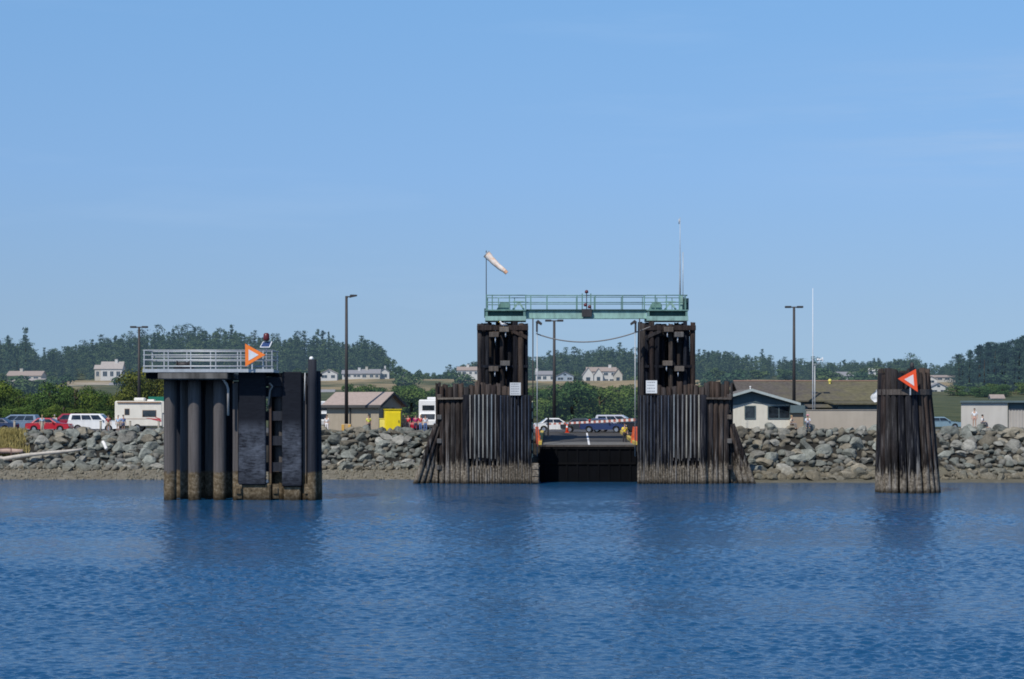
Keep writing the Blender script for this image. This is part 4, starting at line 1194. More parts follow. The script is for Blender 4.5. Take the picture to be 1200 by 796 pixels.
def motorhome(label, px, Y, rz, wpx=None, group='motorhomes'):
    t = thing('motorhome', label, 'motorhome', (X(px, Y), Y, GROUND + .065), rz, group)
    CR = paint((0.68, 0.64, 0.55), .5, .12, 1.0); BRN = paint((0.30, 0.20, 0.13), .6, .2)
    Ln, W, H = 6.6, 2.3, 3.3
    mb = MB()
    mb.box(-Ln / 2, Ln / 2 - 1.5, -W / 2, W / 2, .5, H - .1, bevel=.10); mb.build('body', CR, t)
    mb = MB(); mb.prism([(Ln / 2 - 1.55, 1.95), (Ln / 2 - .55, 1.98), (Ln / 2 - .25, 2.25), (Ln / 2 - .5, 2.8), (Ln / 2 - 1.55, H - .12)], 'y', -W / 2 + .04, W / 2 - .04); mb.build('overcab', CR, t)
    mb = MB(); mb.prism([(Ln / 2 - 1.55, .45), (Ln / 2 + .75, .45), (Ln / 2 + .78, .95), (Ln / 2 + .1, 1.2), (Ln / 2 - .45, 1.9), (Ln / 2 - 1.55, 1.93)], 'y', -W / 2 + .16, W / 2 - .16); mb.build('cab', paint((0.66, 0.63, 0.55), .4, .1), t)
    for s in (-1, 1):
        y = s * (W / 2 + .012)
        for x0, x1, z0, z1 in ((-Ln / 2 + 1.1, -Ln / 2 + 1.55, 1.75, 2.35), (Ln / 2 - 3.6, Ln / 2 - 2.2, 1.55, 2.2)):
            fr = MB(); fr.box(x0 - .05, x1 + .05, min(y, y - s * .03), max(y, y - s * .03), z0 - .05, z1 + .05); fo = fr.build('window', BRN, t)
            pn = MB(); pn.box(x0, x1, min(y + s * .015, y - s * .01), max(y + s * .015, y - s * .01), z0, z1); pn.build('pane', MT['glass'], fo)
        mb = MB(); mb.box(-Ln / 2 + .05, Ln / 2 - 1.6, min(y, y - s * .02), max(y, y - s * .02), 1.28, 1.34); mb.build('stripe', BRN, t)
        mb = MB()
        yy0, yy1 = min(y + s * .004, y - s * .02), max(y + s * .004, y - s * .02)
        mb.prism([(Ln / 2 - 3.3, 1.42), (Ln / 2 - 1.65, 1.0), (Ln / 2 - 1.62, 1.18), (Ln / 2 - 2.2, 1.34)], 'y', yy0, yy1); mb.prism([(Ln / 2 - 2.5, 1.6), (Ln / 2 - 1.75, 1.2), (Ln / 2 - 1.7, 1.34)], 'y', yy0, yy1); mb.build('swoosh', paint((0.42, 0.05, 0.06), .5, .1), t)
        yc = s * (W / 2 - .15)
        mb = MB(); mb.prism([(Ln / 2 - 1.3, 1.25), (Ln / 2 - .15, 1.25), (Ln / 2 - .55, 1.8), (Ln / 2 - 1.3, 1.82)], 'y', min(yc, yc - s * .02), max(yc, yc - s * .02)); mb.build('cab_window', MT['glass'], t)
    mb = MB(); mb.box(-Ln / 2 + 1.9, -Ln / 2 + 3.0, -.5, .5, H - .1, H + .25, bevel=.08); mb.box(Ln / 2 - 3.3, Ln / 2 - 2.6, -.35, .35, H - .1, H + .08); mb.build('roof_unit', paint((0.70, 0.68, 0.62), .6, .1), t)
    mb = MB(); mb.box(-Ln / 2 + .3, Ln / 2 - 1.7, -W / 2 - .12, -W / 2 - .012, H - .32, H - .16); mb.build('awning', BRN, t)
    mb = MB(); mb.box(-Ln / 2 - .04, -Ln / 2 + .0, -.9, .9, 1.6, 2.5); mb.build('rear_window', MT['glass'], t)
    wm = MB(); wm.tube([(0, -.13, 0), (0, .13, 0)], .40, 16, smooth=False); tyre = wm.mesh('tyre', MT['rubber'])
    rm = MB(); rm.tube([(0, -.138, 0), (0, .138, 0)], .23, 12, smooth=False); rim = rm.mesh('rim', MT['chrome'])
    for x in (-Ln / 2 + 2.4, Ln / 2 - .1):
        for s in (-1, 1):
            wo_ = put('wheel', tyre, (x, s * (W / 2 - .12), .38), parent=t); put('rim', rim, (0, 0, 0), parent=wo_)
    mb = MB(); mb.box(Ln / 2 + .68, Ln / 2 + .86, -W / 2 + .2, W / 2 - .2, .45, .68, bevel=.03); mb.build('bumper', MT['chrome'], t)
    return t
motorhome('cream motorhome with red swoosh left of the steel dolphin', 173.5, 203, R(-2))
motorhome('cream motorhome half hidden behind the steel piles', 232, 214, R(176))
def box_camper(label, px, Y, rz, W, H, Ln, col):
    """motorhome seen from its nose"""
    t = thing('camper_van', label, 'camper van', (X(px, Y), Y, GROUND + .065), rz, 'campers seen end on')
    pt = paint(col, .5, .1, 1.0)
    mb = MB(); mb.box(-W / 2, W / 2, 0, Ln, .45, H, bevel=.12); mb.build('body', pt, t)
    mb = MB(); mb.prism([(-1.0, .45), (0, .45), (0, 1.95), (-.25, 1.9), (-.55, 1.25), (-1.0, 1.1)], 'x', -W / 2 + .15, W / 2 - .15); mb.build('cab', pt, t)
    mb = MB(); mb.prism([(-.60, 1.27), (-.32, 1.83), (-.28, 1.80), (-.55, 1.25)], 'x', -W / 2 + .3, W / 2 - .3); mb.build('windscreen', MT['glass'], t)
    mb = MB(); mb.box(-.65, .65, -.02, .02, 2.2, 2.75); mb.build('window', MT['glass'], t)
    mb = MB(); mb.box(-.5, .5, Ln * .4, Ln * .55, H, H + .28, bevel=.06); mb.build('roof_unit', pt, t)
    for s in (-1, 1):
        mb = MB(); mb.box(s * .75 - .14, s * .75 + .14, -1.02, -.98, .75, .95); mb.build('headlight', MT['palegrey'], t)
        mb = MB(); mb.box(s * (W / 2 + .1) - .1, s * (W / 2 + .1) + .1, -.5, -.4, 1.2, 1.55); mb.build('mirror', DKTRIM, t)
    wm = MB(); wm.tube([(-.12, 0, 0), (.12, 0, 0)], .38, 14, smooth=False); tyre = wm.mesh('wheel', MT['rubber'])
    for s in (-1, 1):
        for y in (-.35, Ln - 1.2): put('wheel', tyre, (s * (W / 2 - .25), y, .36), parent=t)
    mb = MB(); mb.box(-W / 2 + .15, W / 2 - .15, -1.08, -1.0, .45, .68); mb.build('bumper', DKTRIM, t)
    return t
box_camper('white camper seen end on beside the left timber wall', 502, 203, R(-6), 2.1, 3.35, 6, (0.70, 0.70, 0.68))
box_camper('tall white camper between the steel pile and tan hut', 379, 206, R(25), 2.1, 3.2, 6, (0.72, 0.72, 0.70))
box_camper('low white camper with curved roof left of the tan hut', 392, 214, R(-20), 2.1, 2.95, 6, (0.66, 0.66, 0.64))
gs = thing('road_sign', 'dark green road sign behind the second motorhome', 'sign', (X(186, 222), 222, GROUND))
mb = MB(); mb.box(-1.2, 2.4, -.03, .03, Z(475, 222) - GROUND, Z(465, 222) - GROUND); mb.build('panel', paint((0.01, 0.16, 0.10), .5, .1), gs)
mb = MB(); mb.tube([(-.8, .06, 0), (-.8, .06, Z(465, 222) - GROUND)], .05, 6); mb.tube([(2, .06, 0), (2, .06, Z(465, 222) - GROUND)], .05, 6); mb.build('post', MT['galv'], gs)

# ------------------------------------------------------------------ people
SKIN = paint((0.46, 0.28, 0.19), .6, .1); HAIRC = {'brown': paint((0.05, 0.03, 0.02), .7, .2), 'grey': paint((0.35, 0.33, 0.31), .7, .2), 'dark': paint((0.015, 0.012, 0.012), .7, .2), 'fair': paint((0.35, 0.24, 0.11), .7, .2)}
def skin_obj(name, verts, edges, radii, mat, parent, root=0, sub=1):
    me = bpy.data.meshes.new(name)
    me.from_pydata(verts, edges, [])
    me.materials.append(mat)
    o = bpy.data.objects.new(name, me); COL.objects.link(o); o.parent = parent
    md = o.modifiers.new('skin', 'SKIN'); md.use_smooth_shade = True
    if not me.skin_vertices: return o
    for i, r in enumerate(radii):
        sv = me.skin_vertices[0].data[i]
        rr = r if hasattr(r, '__len__') else (r, r)
        sv.radius = rr; sv.use_root = (i == root)
    sb = o.modifiers.new('subdivision', 'SUBSURF'); sb.levels = sub; sb.render_levels = sub
    return o
def person(label, px, Y, z, rz, shirt, legs, hair='brown', pose='stand', h=1.74, hat=None, group='people at the landing', shorts=False, arm=0):
    """faces -y before turning"""
    t = thing('person', label, 'person', (X(px, Y), Y, z), rz, group)
    s = h / 1.74
    hip, sh, nk, hd = .92, 1.40, 1.48, 1.64
    if pose == 'sit':
        hip = .10; sh, nk, hd = .57, .65, .81
        knee = {-1: (-.14, -.45, .16), 1: (.14, -.45, .16)}; foot = {-1: (-.15, -.55, -.30), 1: (.15, -.55, -.30)}; lean = -.08
    elif pose == 'walk':
        knee = {-1: (-.10, -.16, .49), 1: (.10, .05, .48)}; foot = {-1: (-.10, -.22, .06), 1: (.10, .30, .10)}; lean = -.03
    else:
        knee = {-1: (-.11, -.02, .48), 1: (.11, -.02, .48)}; foot = {-1: (-.12, .02, .06), 1: (.12, .02, .06)}; lean = 0
    V, E, Rd = [], [], []
    def a(p, r, par=None):
        V.append(tuple(c * s for c in p)); Rd.append(tuple(x * s for x in r) if hasattr(r, '__len__') else r * s)
        if par is not None: E.append((par, len(V) - 1))
        return len(V) - 1
    pel = a((0, 0, hip), (.15, .11)); wai = a((0, lean * .4, hip + .2), (.135, .095), pel); che = a((0, lean * .8, sh - .1), (.165, .11), wai)
    neck = a((0, lean, nk), .055, che); jaw = a((0, lean - .03, hd - .09), (.065, .07), neck); head = a((0, lean - .01, hd), (.078, .095), jaw); crown = a((0, lean, hd + .07), (.062, .075), head)
    nose = a((0, lean - .115, hd - .03), .014, head)
    hands = {}
    for q in (-1, 1):
        shd = a((q * .185, lean, sh - .03), .058, che)
        if arm == q: el, hdn = (q * .30, lean - .12, sh - .25), (q * .16, lean - .32, sh - .12)
        elif pose == 'sit': el, hdn = (q * .25, lean - .05, sh - .30), (q * .17, -.32, .27)
        else: el, hdn = (q * .25, lean + .03, sh - .31), (q * .26, lean - .06, sh - .57)
        e_ = a(el, .042, shd); wr_ = a(hdn, .03, e_)
        d = (Vector(hdn) - Vector(el)).normalized()
        pm = a(tuple(Vector(hdn) + d * .07), (.034, .018), wr_)
        for k, (off, ln) in enumerate(((-.028, .07), (-.010, .085), (.010, .08), (.027, .06))):
            f1 = a(tuple(Vector(hdn) + d * (.07 + ln * .55) + Vector((0, off, 0))), .0095, pm); a(tuple(Vector(hdn) + d * (.065 + ln) + Vector((q * -.015, off, 0))), .008, f1)
        a(tuple(Vector(hdn) + d * .05 + Vector((0, -.055, 0))), .010, wr_)
        hipv = a((q * .095, 0, hip - .06), .088, pel)
        kn = a(knee[q], .056, hipv); ank = a(foot[q], .038, kn)
        a((foot[q][0] + q * .01, foot[q][1] - .15, max(foot[q][2] - .03, foot[q][2] - .03)), (.04, .028), ank)
    skin_obj('body', V, E, Rd, SKIN, t)
    # shirt over the trunk and upper arms
    V, E, Rd = [], [], []
    p0 = a((0, 0, hip + .02), (.165, .125)); p1 = a((0, lean * .4, hip + .2), (.155, .112), p0); p2 = a((0, lean * .8, sh - .1), (.18, .125), p1); a((0, lean, sh + .015), (.085, .07), p2)
    for q in (-1, 1):
        s1 = a((q * .19, lean, sh - .03), .072, p2)
        if arm == q: el = (q * .29, lean - .10, sh - .22)
        elif pose == 'sit': el = (q * .245, lean - .045, sh - .26)
        else: el = (q * .245, lean + .025, sh - .27)
        a(el, .06, s1)
    skin_obj('shirt', V, E, Rd, shirt, t)
    V, E, Rd = [], [], []
    p0 = a((0, 0, hip + .06), (.16, .12)); p1 = a((0, 0, hip - .03), (.16, .12), p0)
    for q in (-1, 1):
        h1 = a((q * .1, 0, hip - .10 if pose != 'sit' else hip - .01), .102, p1)
        k_ = Vector(knee[q]); 
        if shorts: a(tuple(Vector((q * .1, 0, hip - .1)) * .25 + k_ * .75), .085, h1)
        else:
            k1 = a(tuple(k_), .070, h1); a(tuple(Vector(foot[q]) + Vector((0, 0, .03))), .055, k1)
    skin_obj('trousers' if not shorts else 'shorts', V, E, Rd, legs, t)
    mb = MB(); mb.sphere((0, (lean + .012) * s, (hd + .035) * s), .108 * s, 10, 6, sc=(.86, 1.0, .95)); mb.build('hair', HAIRC[hair], t)
    if hat is not None:
        mb = MB(); z0 = (hd + .07) * s
        mb.tube([(0, lean, z0), (0, lean, z0 + .02), (0, lean, z0 + .021), (0, lean, z0 + .11)], [.2 * s, .2 * s, .115 * s, .09 * s], 12); mb.build('hat', hat, t)
    return t
def cl(c): return paint(c, .85, .15, 4)
GY = GROUND + .065
def rz_(d): return R(d)
person('person in a red shirt and shorts beside the white estate car', 127, 197.5, GY, R(20), cl((0.35, 0.06, 0.06)), cl((0.30, 0.24, 0.18)), 'brown', shorts=True)
person('person in a light blue shirt left of the pair by the motorhome', 138.5, 197, GY, R(-20), cl((0.42, 0.55, 0.70)), cl((0.30, 0.27, 0.22)), 'grey', shorts=True)
person('person in a darker blue shirt right of the pair by the motorhome', 144.5, 197.2, GY, R(40), cl((0.22, 0.32, 0.55)), cl((0.10, 0.12, 0.20)), 'dark', shorts=True)
person('person in a pale blue shirt in front of the red sedan', 49.5, 196.2, GY, R(10), cl((0.40, 0.55, 0.72)), cl((0.40, 0.36, 0.28)), 'fair')
person('person in a white shirt behind the red sedan', 64, 203, GY, R(0), cl((0.72, 0.72, 0.72)), cl((0.2, 0.2, 0.25)), 'grey')
person('person all in white left of the tan hut', 383, 195.5, GY, R(-15), cl((0.76, 0.72, 0.70)), cl((0.74, 0.70, 0.68)), 'brown')
person('person in a bright yellow shirt and dark shorts before the tan hut', 432, 194.6, GY, R(15), cl((0.72, 0.72, 0.12)), cl((0.05, 0.05, 0.06)), 'brown', pose='walk', shorts=True)
person('person in tan clothes standing right of the yellow cabinet', 474, 195, GY, R(30), cl((0.40, 0.30, 0.22)), cl((0.40, 0.30, 0.22)), 'brown')
person('person in a scarlet top right beside the tan clothed person', 478.5, 195.6, GY, R(-25), cl((0.62, 0.03, 0.06)), cl((0.45, 0.36, 0.30)), 'dark')
person('person in a magenta top in the middle of the group', 487, 196.6, GY, R(10), cl((0.48, 0.03, 0.16)), cl((0.05, 0.05, 0.09)), 'dark')
person('person in a red shirt and blue jeans left of the white camper', 493, 195.4, GY, R(-40), cl((0.50, 0.06, 0.07)), cl((0.10, 0.17, 0.36)), 'fair')
person('person in a white shirt nearest the left timber wall', 498.5, 194.6, GY, R(5), cl((0.70, 0.70, 0.72)), cl((0.10, 0.16, 0.32)), 'dark')
YEL = cl((0.85, 0.66, 0.05))
person('ramp worker in a yellow jacket and dark trousers on the boarding ramp', 732, 178.5, Z(520.3, 178.5), R(20), YEL, cl((0.03, 0.03, 0.04)), 'brown', arm=-1, h=1.9)
def seat_rock(px, Y, sc, tone, label):
    x, z = X(px, Y), terrain_z(X(px, Y), Y) + .25
    o = put('boulder', ROCKS[tone][1], (x, Y, z), rot=(0, 0, px), scale=sc)
    tag(o, label, 'boulder', None)
    dg = bpy.context.evaluated_depsgraph_get()
    hit, loc, nrm, idx = o.ray_cast(Vector((0, 0, 5)), Vector((0, 0, -1)))
    return z + (loc.z if hit else .8) * sc[2]
zr = seat_rock(927, 183.4, (.75, .6, .55), 'buff tan', 'broad tan boulder under the cream clothed sitting person')
person('person in cream clothes sitting on the rocks by the white hut', 927, 183.4, zr, R(50), cl((0.62, 0.56, 0.44)), cl((0.20, 0.18, 0.17)), 'fair', pose='sit')
zr = seat_rock(946.5, 183.6, (.7, .6, .55), 'grey green', 'grey boulder under the pink hatted sitting person')
person('person in a white shirt and pink hat sitting before the booth', 946.5, 183.6, zr, R(-5), cl((0.66, 0.70, 0.78)), cl((0.10, 0.11, 0.16)), 'dark', pose='sit', hat=cl((0.55, 0.22, 0.28)))
zr = seat_rock(1142, 184.0, (.7, .6, .4), 'pale grey', 'pale boulder under the standing person before the beige shed')
person('person in a white top standing on the rocks before the beige shed', 1142, 184.0, zr, R(-20), cl((0.74, 0.74, 0.74)), cl((0.50, 0.30, 0.24)), 'brown', shorts=True)
zr = seat_rock(1150.5, 183.7, (.75, .6, .6), 'grey green', 'dark grey boulder under the sitting person before the beige shed')
person('person in a white shirt sitting on the rocks before the beige shed', 1150.5, 183.7, zr, R(60), cl((0.72, 0.72, 0.72)), cl((0.05, 0.05, 0.07)), 'dark', pose='sit')

# ------------------------------------------------------------------ left: steel pile dolphin with walkway
YD = 141.0
def DX(px): return X(px, YD)
def DZ(py): return Z(py, YD)
sp1 = thing('steel_pile_dolphin', 'cluster of thick steel pipe piles under a concrete cap', 'dolphin', (DX(231), YD, 0))
ox = DX(231)
def pile_mesh(h, r0, r1, n=16, dx=0, dy=0, wob=0.0, zb=-2.5, cap=True):
    mb = MB(); rings = []
    K = 7
    for k in range(K + 1):
        u = k / K
        r = r0 + (r1 - r0) * u
        r *= 1 + wob * random.uniform(-1, 1)
        z = zb + (h - zb) * u
        cx_, cy_ = dx * (z / h), dy * (z / h)
        if wob > 0.02 and 0 < k < K: cx_ += random.uniform(-wob, wob) * r0 * 1.6
        rings.append([(cx_ + r * math.cos(2 * PI * i / n) * (1 + wob * .5 * math.sin(3 * i)), cy_ + r * math.sin(2 * PI * i / n), z + (random.uniform(-wob, wob) if k == K else 0)) for i in range(n)])
    mb.loft(rings, 0, True)
    return mb
zc0 = DZ(445)
rp = M(7.5, YD)
for px, dy in ((199.5, 0), (228, 0), (257.5, 0), (214, 1.7), (243.5, 1.7), (200, 3.3), (228, 3.3), (258, 3.3), (207, 4.4), (221, 4.4), (236, 4.4), (250, 4.4)):
    o = pile_mesh(zc0, rp, rp, 20).build('pile', MT['steel'] if dy < 3 else MT['steel_dark'], sp1); o.location = (DX(px) - ox, dy, 0)  # rear rows coloured darker to paint in the shade under the cap
mb = MB(); mb.box(DX(190) - ox, DX(271) - ox, -1.75, 5.1, zc0, DZ(437), bevel=.06); mb.build('cap', paint((0.12, 0.115, 0.108), .9, .75, .8, spec=.1), sp1)
wk = thing('walkway', 'galvanised railed walkway lying on top of the steel dolphin', 'walkway', (DX(248), YD, DZ(437)))
wx = DX(248); wz = DZ(437)
mb = MB(); mb.box(DX(172.5) - wx, DX(324) - wx, -1.72, 1.6, .003, DZ(434) - wz); mb.box(DX(172.5) - wx, DX(324) - wx, -1.78, -1.723, .01, DZ(433) - wz); mb.build('deck', MT['galv'], wk)
mb = MB(); mb.box(DX(174) - wx, DX(190) - wx, -1.0, 1.4, -.45, -.02); mb.build('bracket', MT['black_steel'], wk)
for side, yy in ((0, -1.68), (1, 1.5)):
    posts = (174, 202, 228, 257, 286, 312, 322) if side == 0 else (174, 188, 215, 243, 275, 305, 322)
    for px in posts:
        mb = MB(); mb.box(DX(px) - wx - .035, DX(px) - wx + .035, yy - .035, yy + .035, .18, DZ(411.5) - wz); mb.build('rail_post', MT['galv'], wk)
    for py in (411.5, 417 if side == 0 else 418, 422.5, 430):
        if side and py == 430: continue
        mb = MB(); mb.tube([(DX(172.8) - wx, yy, DZ(py) - wz), (DX(323.5) - wx, yy, DZ(py) - wz)], .045 if py < 430 else .06, 6); mb.build('rail', MT['galv'], wk)
for px in (174, 322):
    mb = MB()
    for py in (411.5, 422.5): mb.tube([(DX(px) - wx, -1.68, DZ(py) - wz), (DX(px) - wx, 1.5, DZ(py) - wz)], .04, 6)
    mb.build('end_rail', MT['galv'], wk)
# clutter on the walkway
eq = thing('mooring_winch', 'low dark mooring gear on the walkway behind the rail', 'winch', (DX(214), YD + .4, DZ(434)))
mb = MB(); mb.box(-.7, .7, -.3, .3, 0, .22); mb.build('base', MT['black_steel'], eq)
mb = MB(); mb.tube([(-.45, 0, .42), (.45, 0, .42)], .2, 12); mb.tube([(-.5, 0, .42), (-.45, 0, .42)], .3, 12); mb.tube([(.45, 0, .42), (.5, 0, .42)], .3, 12); mb.build('drum', MT['dark_pole'], eq)
hose = MB(); hose.tube([(DX(261), YD - .9, DZ(438)), (DX(263), YD - .9, DZ(444)), (DX(268), YD - .9, DZ(451)), (DX(269.5), YD - .9, DZ(456)), (DX(269.5), YD - .9, DZ(487))], .09, 8)
tag(hose.build('drain_pipe', paint((0.36, .34, .31), .8, .3)), 'pale curved pipe hanging between steel piles and fender dolphin', 'pipe')

# ---- fender dolphin
fd = thing('fender_dolphin', 'dark fender dolphin with two tall black facing panels', 'dolphin', (DX(324), YD, 0))
ox = DX(324)
zt = DZ(436)
for px, dy, h, rad, mt in ((277.5, .6, DZ(447), 5.5, 'steel'), (297, .8, DZ(447), 7, 'steel'), (326, 1.1, DZ(440), 7, 'steel'), (344, .9, DZ(440), 7, 'steel'), (357, .8, DZ(440), 5, 'steel_dark'), (290, 3.4, DZ(440), 7, 'steel'), (318, 3.4, DZ(440), 7, 'steel_dark'), (345, 3.4, DZ(440), 7, 'steel_dark'), (364, 3.0, DZ(440), 6, 'steel_dark')):
    o = pile_mesh(h, M(rad, YD), M(rad, YD), 18).build('pile', MT[mt], fd); o.location = (DX(px) - ox, dy, 0)
o = pile_mesh(DZ(421.5), M(6, YD), M(5, YD), 18).build('tall_pile', MT['steel_dark'], fd); o.location = (DX(366.5) - ox, -.35, 0)
mb = MB(); mb.sphere((DX(365.5) - ox, -.35, DZ(420.5)), .16, 10, 6); mb.build('pile_cap', MT['white'], fd)
o = pile_mesh(DZ(435), M(4.5, YD), M(4, YD), 14, dx=-.1).build('corner_pile', MT['steel_dark'], fd); o.location = (DX(373) - ox, .3, 0)
for a, b, pb in ((280.5, 312.5, 568), (331.5, 354.5, 570)):
    mb = MB(); mb.box(DX(a) - ox, DX(b) - ox, -.55, -.25, DZ(pb), zt, bevel=.07)
    pn = mb.build('fender_panel', MT['fender'], fd)
    mb = MB(); mb.box(DX(a) - ox + .1, DX(b) - ox - .1, -.24, .05, DZ(pb) + .1, zt - .1); mb.build('panel_frame', MT['black_steel'], pn)
for i, py in enumerate((447, 459, 487, 516, 547)):
    mb = MB(); mb.box(DX(273 if i else 284) - ox, DX(372) - ox, .06, .45, DZ(py + 6), DZ(py - 5)); mb.build('wale', MT['steel_dark'], fd)
for px, w_ in ((276, 3), (316.5, 1.7), (357, 2)):
    mb = MB(); mb.box(DX(px - w_) - ox, DX(px + w_) - ox, -.12, .05, -2, DZ(449)); mb.build('guide_post', MT['steel'] if px != 316.5 else steel_pile_mat('rusty_steel', (0.10, 0.065, 0.05)), fd)
mb = MB(); mb.box(DX(274) - ox, DX(318) - ox, -.35, .55, -2, DZ(566), bevel=.12); mb.build('footing', steel_pile_mat('barnacled_footing', (0.12, .1, .08), 4), fd)
mb = MB(); mb.box(DX(333) - ox, DX(353) - ox, -.33, .5, -2, DZ(569), bevel=.1); mb.build('footing', steel_pile_mat('barnacled_footing', (0.12, .1, .08), 4), fd)
for px in (281, 324, 361):
    mb = MB(); mb.box(DX(px - 3) - ox, DX(px + 3) - ox, -.62, -.36, DZ(579), DZ(571), bevel=.05); mb.build('bracket', MT['steel_dark'], fd)
for px in (281, 324, 361):
    mb = MB(); mb.box(DX(px - 3.5) - ox, DX(px + 3.5) - ox, -.5, -.345, DZ(584), DZ(567)); mb.build('pad', MT['steel'], fd)
mb = MB(); mb.tube([(DX(358) - ox, -.3, DZ(437)), (DX(357.3) - ox, -.3, DZ(470))], .04, 6); mb.build('chain', MT['galv'], fd)
mb = MB(); mb.tube([(DX(316) - ox, -.25, DZ(449)), (DX(320) - ox, -.25, DZ(453)), (DX(317) - ox, -.25, DZ(458)), (DX(315) - ox, -.25, DZ(475))], .07, 6); mb.build('cable', paint((0.30, .28, .25), .8, .3), fd)
mb = MB(); mb.box(DX(280) - ox, DX(372) - ox, .5, 3.6, DZ(441), DZ(437)); mb.build('top_plate', MT['black_steel'], fd)

def daymark(label, Y, pts, outer, inner, post):
    """a triangular board on a post, seen face on"""
    cx_ = sum(p[0] for p in pts) / 3; cy_ = sum(p[1] for p in pts) / 3
    x0, z0 = X(cx_, Y), Z(cy_, Y)
    t = thing('daymark', label, 'daymark', (x0, Y, z0))
    P = [(X(a, Y) - x0, Z(b, Y) - z0) for a, b in pts]
    mb = MB(); mb.prism(P, 'y', -.03, .03); mb.build('board', outer, t)
    mb = MB(); mb.prism([(p[0] * .5, p[1] * .5) for p in P], 'y', -.045, -.031); mb.build('centre', inner, t)
    mb = MB(); mb.bar((0, .09, -post), (0, .09, .4), .1, .1); mb.bar((-.3, .06, 0), (.3, .06, 0), .05, .06); mb.build('post', MT['galv'], t)
    return t
daymark('orange triangle daymark pointing right on the railed walkway', YD - 2.1, [(287.3, 402.8), (287.6, 429.6), (311, 416)], MT['orange'], MT['palegrey'], DZ(416) - DZ(433))
sol = thing('beacon', 'red beacon lantern with small solar panel on the walkway', 'beacon', (DX(311), YD + .6, DZ(434)))
bz = DZ(434)
mb = MB(); mb.tube([(0, 0, 0), (0, 0, DZ(399) - bz)], .05, 8); mb.build('post', MT['galv'], sol)
mb = MB(); q0 = [(-.45, -.35, DZ(407) - bz), (.28, -.35, DZ(407) - bz), (.42, .1, DZ(400) - bz), (-.28, .1, DZ(400) - bz)]
mb.loft([[(a, b, c) for a, b, c in q0], [(a, b + .03, c - .04) for a, b, c in q0]]); pf = mb.build('solar_panel', MT['palegrey'], sol)
mb = MB(); q1 = [(a * .82 - .01, -.125 + (b + .125) * .8 - .012, DZ(403.5) - bz + (c - (DZ(403.5) - bz)) * .8 + .012) for a, b, c in q0]; mb.loft([q1, [(a, b + .01, c - .01) for a, b, c in q1]]); mb.build('cells', paint((0.03, 0.06, 0.16), .3, .1), pf)
mb = MB(); mb.tube([(0, 0, DZ(399) - bz), (0, 0, DZ(397) - bz), (0, 0, DZ(391.5) - bz), (0, 0, DZ(390) - bz)], [.2, .24, .22, .12], 12); mb.build('lantern', MT['lamp_red'], sol)

# ------------------------------------------------------------------ right: round timber dolphin
YR = 154.0
rd = thing('timber_dolphin', 'round cluster of leaning timber piles carrying an orange triangle', 'dolphin', (X(1064, YR), YR, 0))
def RX(px): return X(px, YR) - X(1064, YR)
ztop = Z(435, YR)
rings_ = [(1.0, 23), (.70, 13)]
for rr, n in rings_:
    for i in range(n):
        a = 2 * PI * (i + random.uniform(-.12, .12)) / n
        bx_, by_ = M(34, YR) * rr * math.cos(a), M(32, YR) * rr * math.sin(a)
        tx, ty = M(26.3, YR) * rr * math.cos(a) - M(5.0, YR), M(26, YR) * rr * math.sin(a)
        h = ztop + random.uniform(-.45, .2)
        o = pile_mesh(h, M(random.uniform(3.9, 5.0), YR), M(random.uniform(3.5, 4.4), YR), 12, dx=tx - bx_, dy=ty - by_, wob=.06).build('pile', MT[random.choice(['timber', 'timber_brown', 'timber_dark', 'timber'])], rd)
        o.location = (bx_, by_, 0)
mb = MB()
n = 28
cxw = RX(1060)
for zz0, zz1 in ((Z(463, YR), Z(456.5, YR)),):
    ro_ = M(31.8, YR); ri = M(29.5, YR)
    rings = [[(cxw + r_ * math.cos(2 * PI * i / n), r_ * math.sin(2 * PI * i / n), z_) for i in range(n)] for r_, z_ in ((ri, zz0), (ro_, zz0), (ro_, zz1), (ri, zz1))]
    mb.loft(rings, 0, False, caps=False)
mb.build('wale_band', MT['block'], rd)
daymark('red orange triangle daymark pointing left on the timber dolphin', YR - 2.75, [(1052.2, 444), (1073.2, 432.6), (1075.5, 459.5)], MT['redorange'], paint((0.72, 0.62, 0.60), .6, .1), 1.2)
lt = thing('lantern', 'small dark lantern on top of the round timber dolphin', 'lantern', (X(1067, YR), YR - .6, ztop - .2))
mb = MB(); mb.tube([(0, 0, -.3), (0, 0, .45)], .09, 8); mb.build('post', MT['dark_pole'], lt)
mb = MB(); mb.tube([(0, 0, .45), (0, 0, .5), (0, 0, .8), (0, 0, .9)], [.16, .18, .14, .05], 10); mb.build('lamp', MT['dark_pole'], lt)

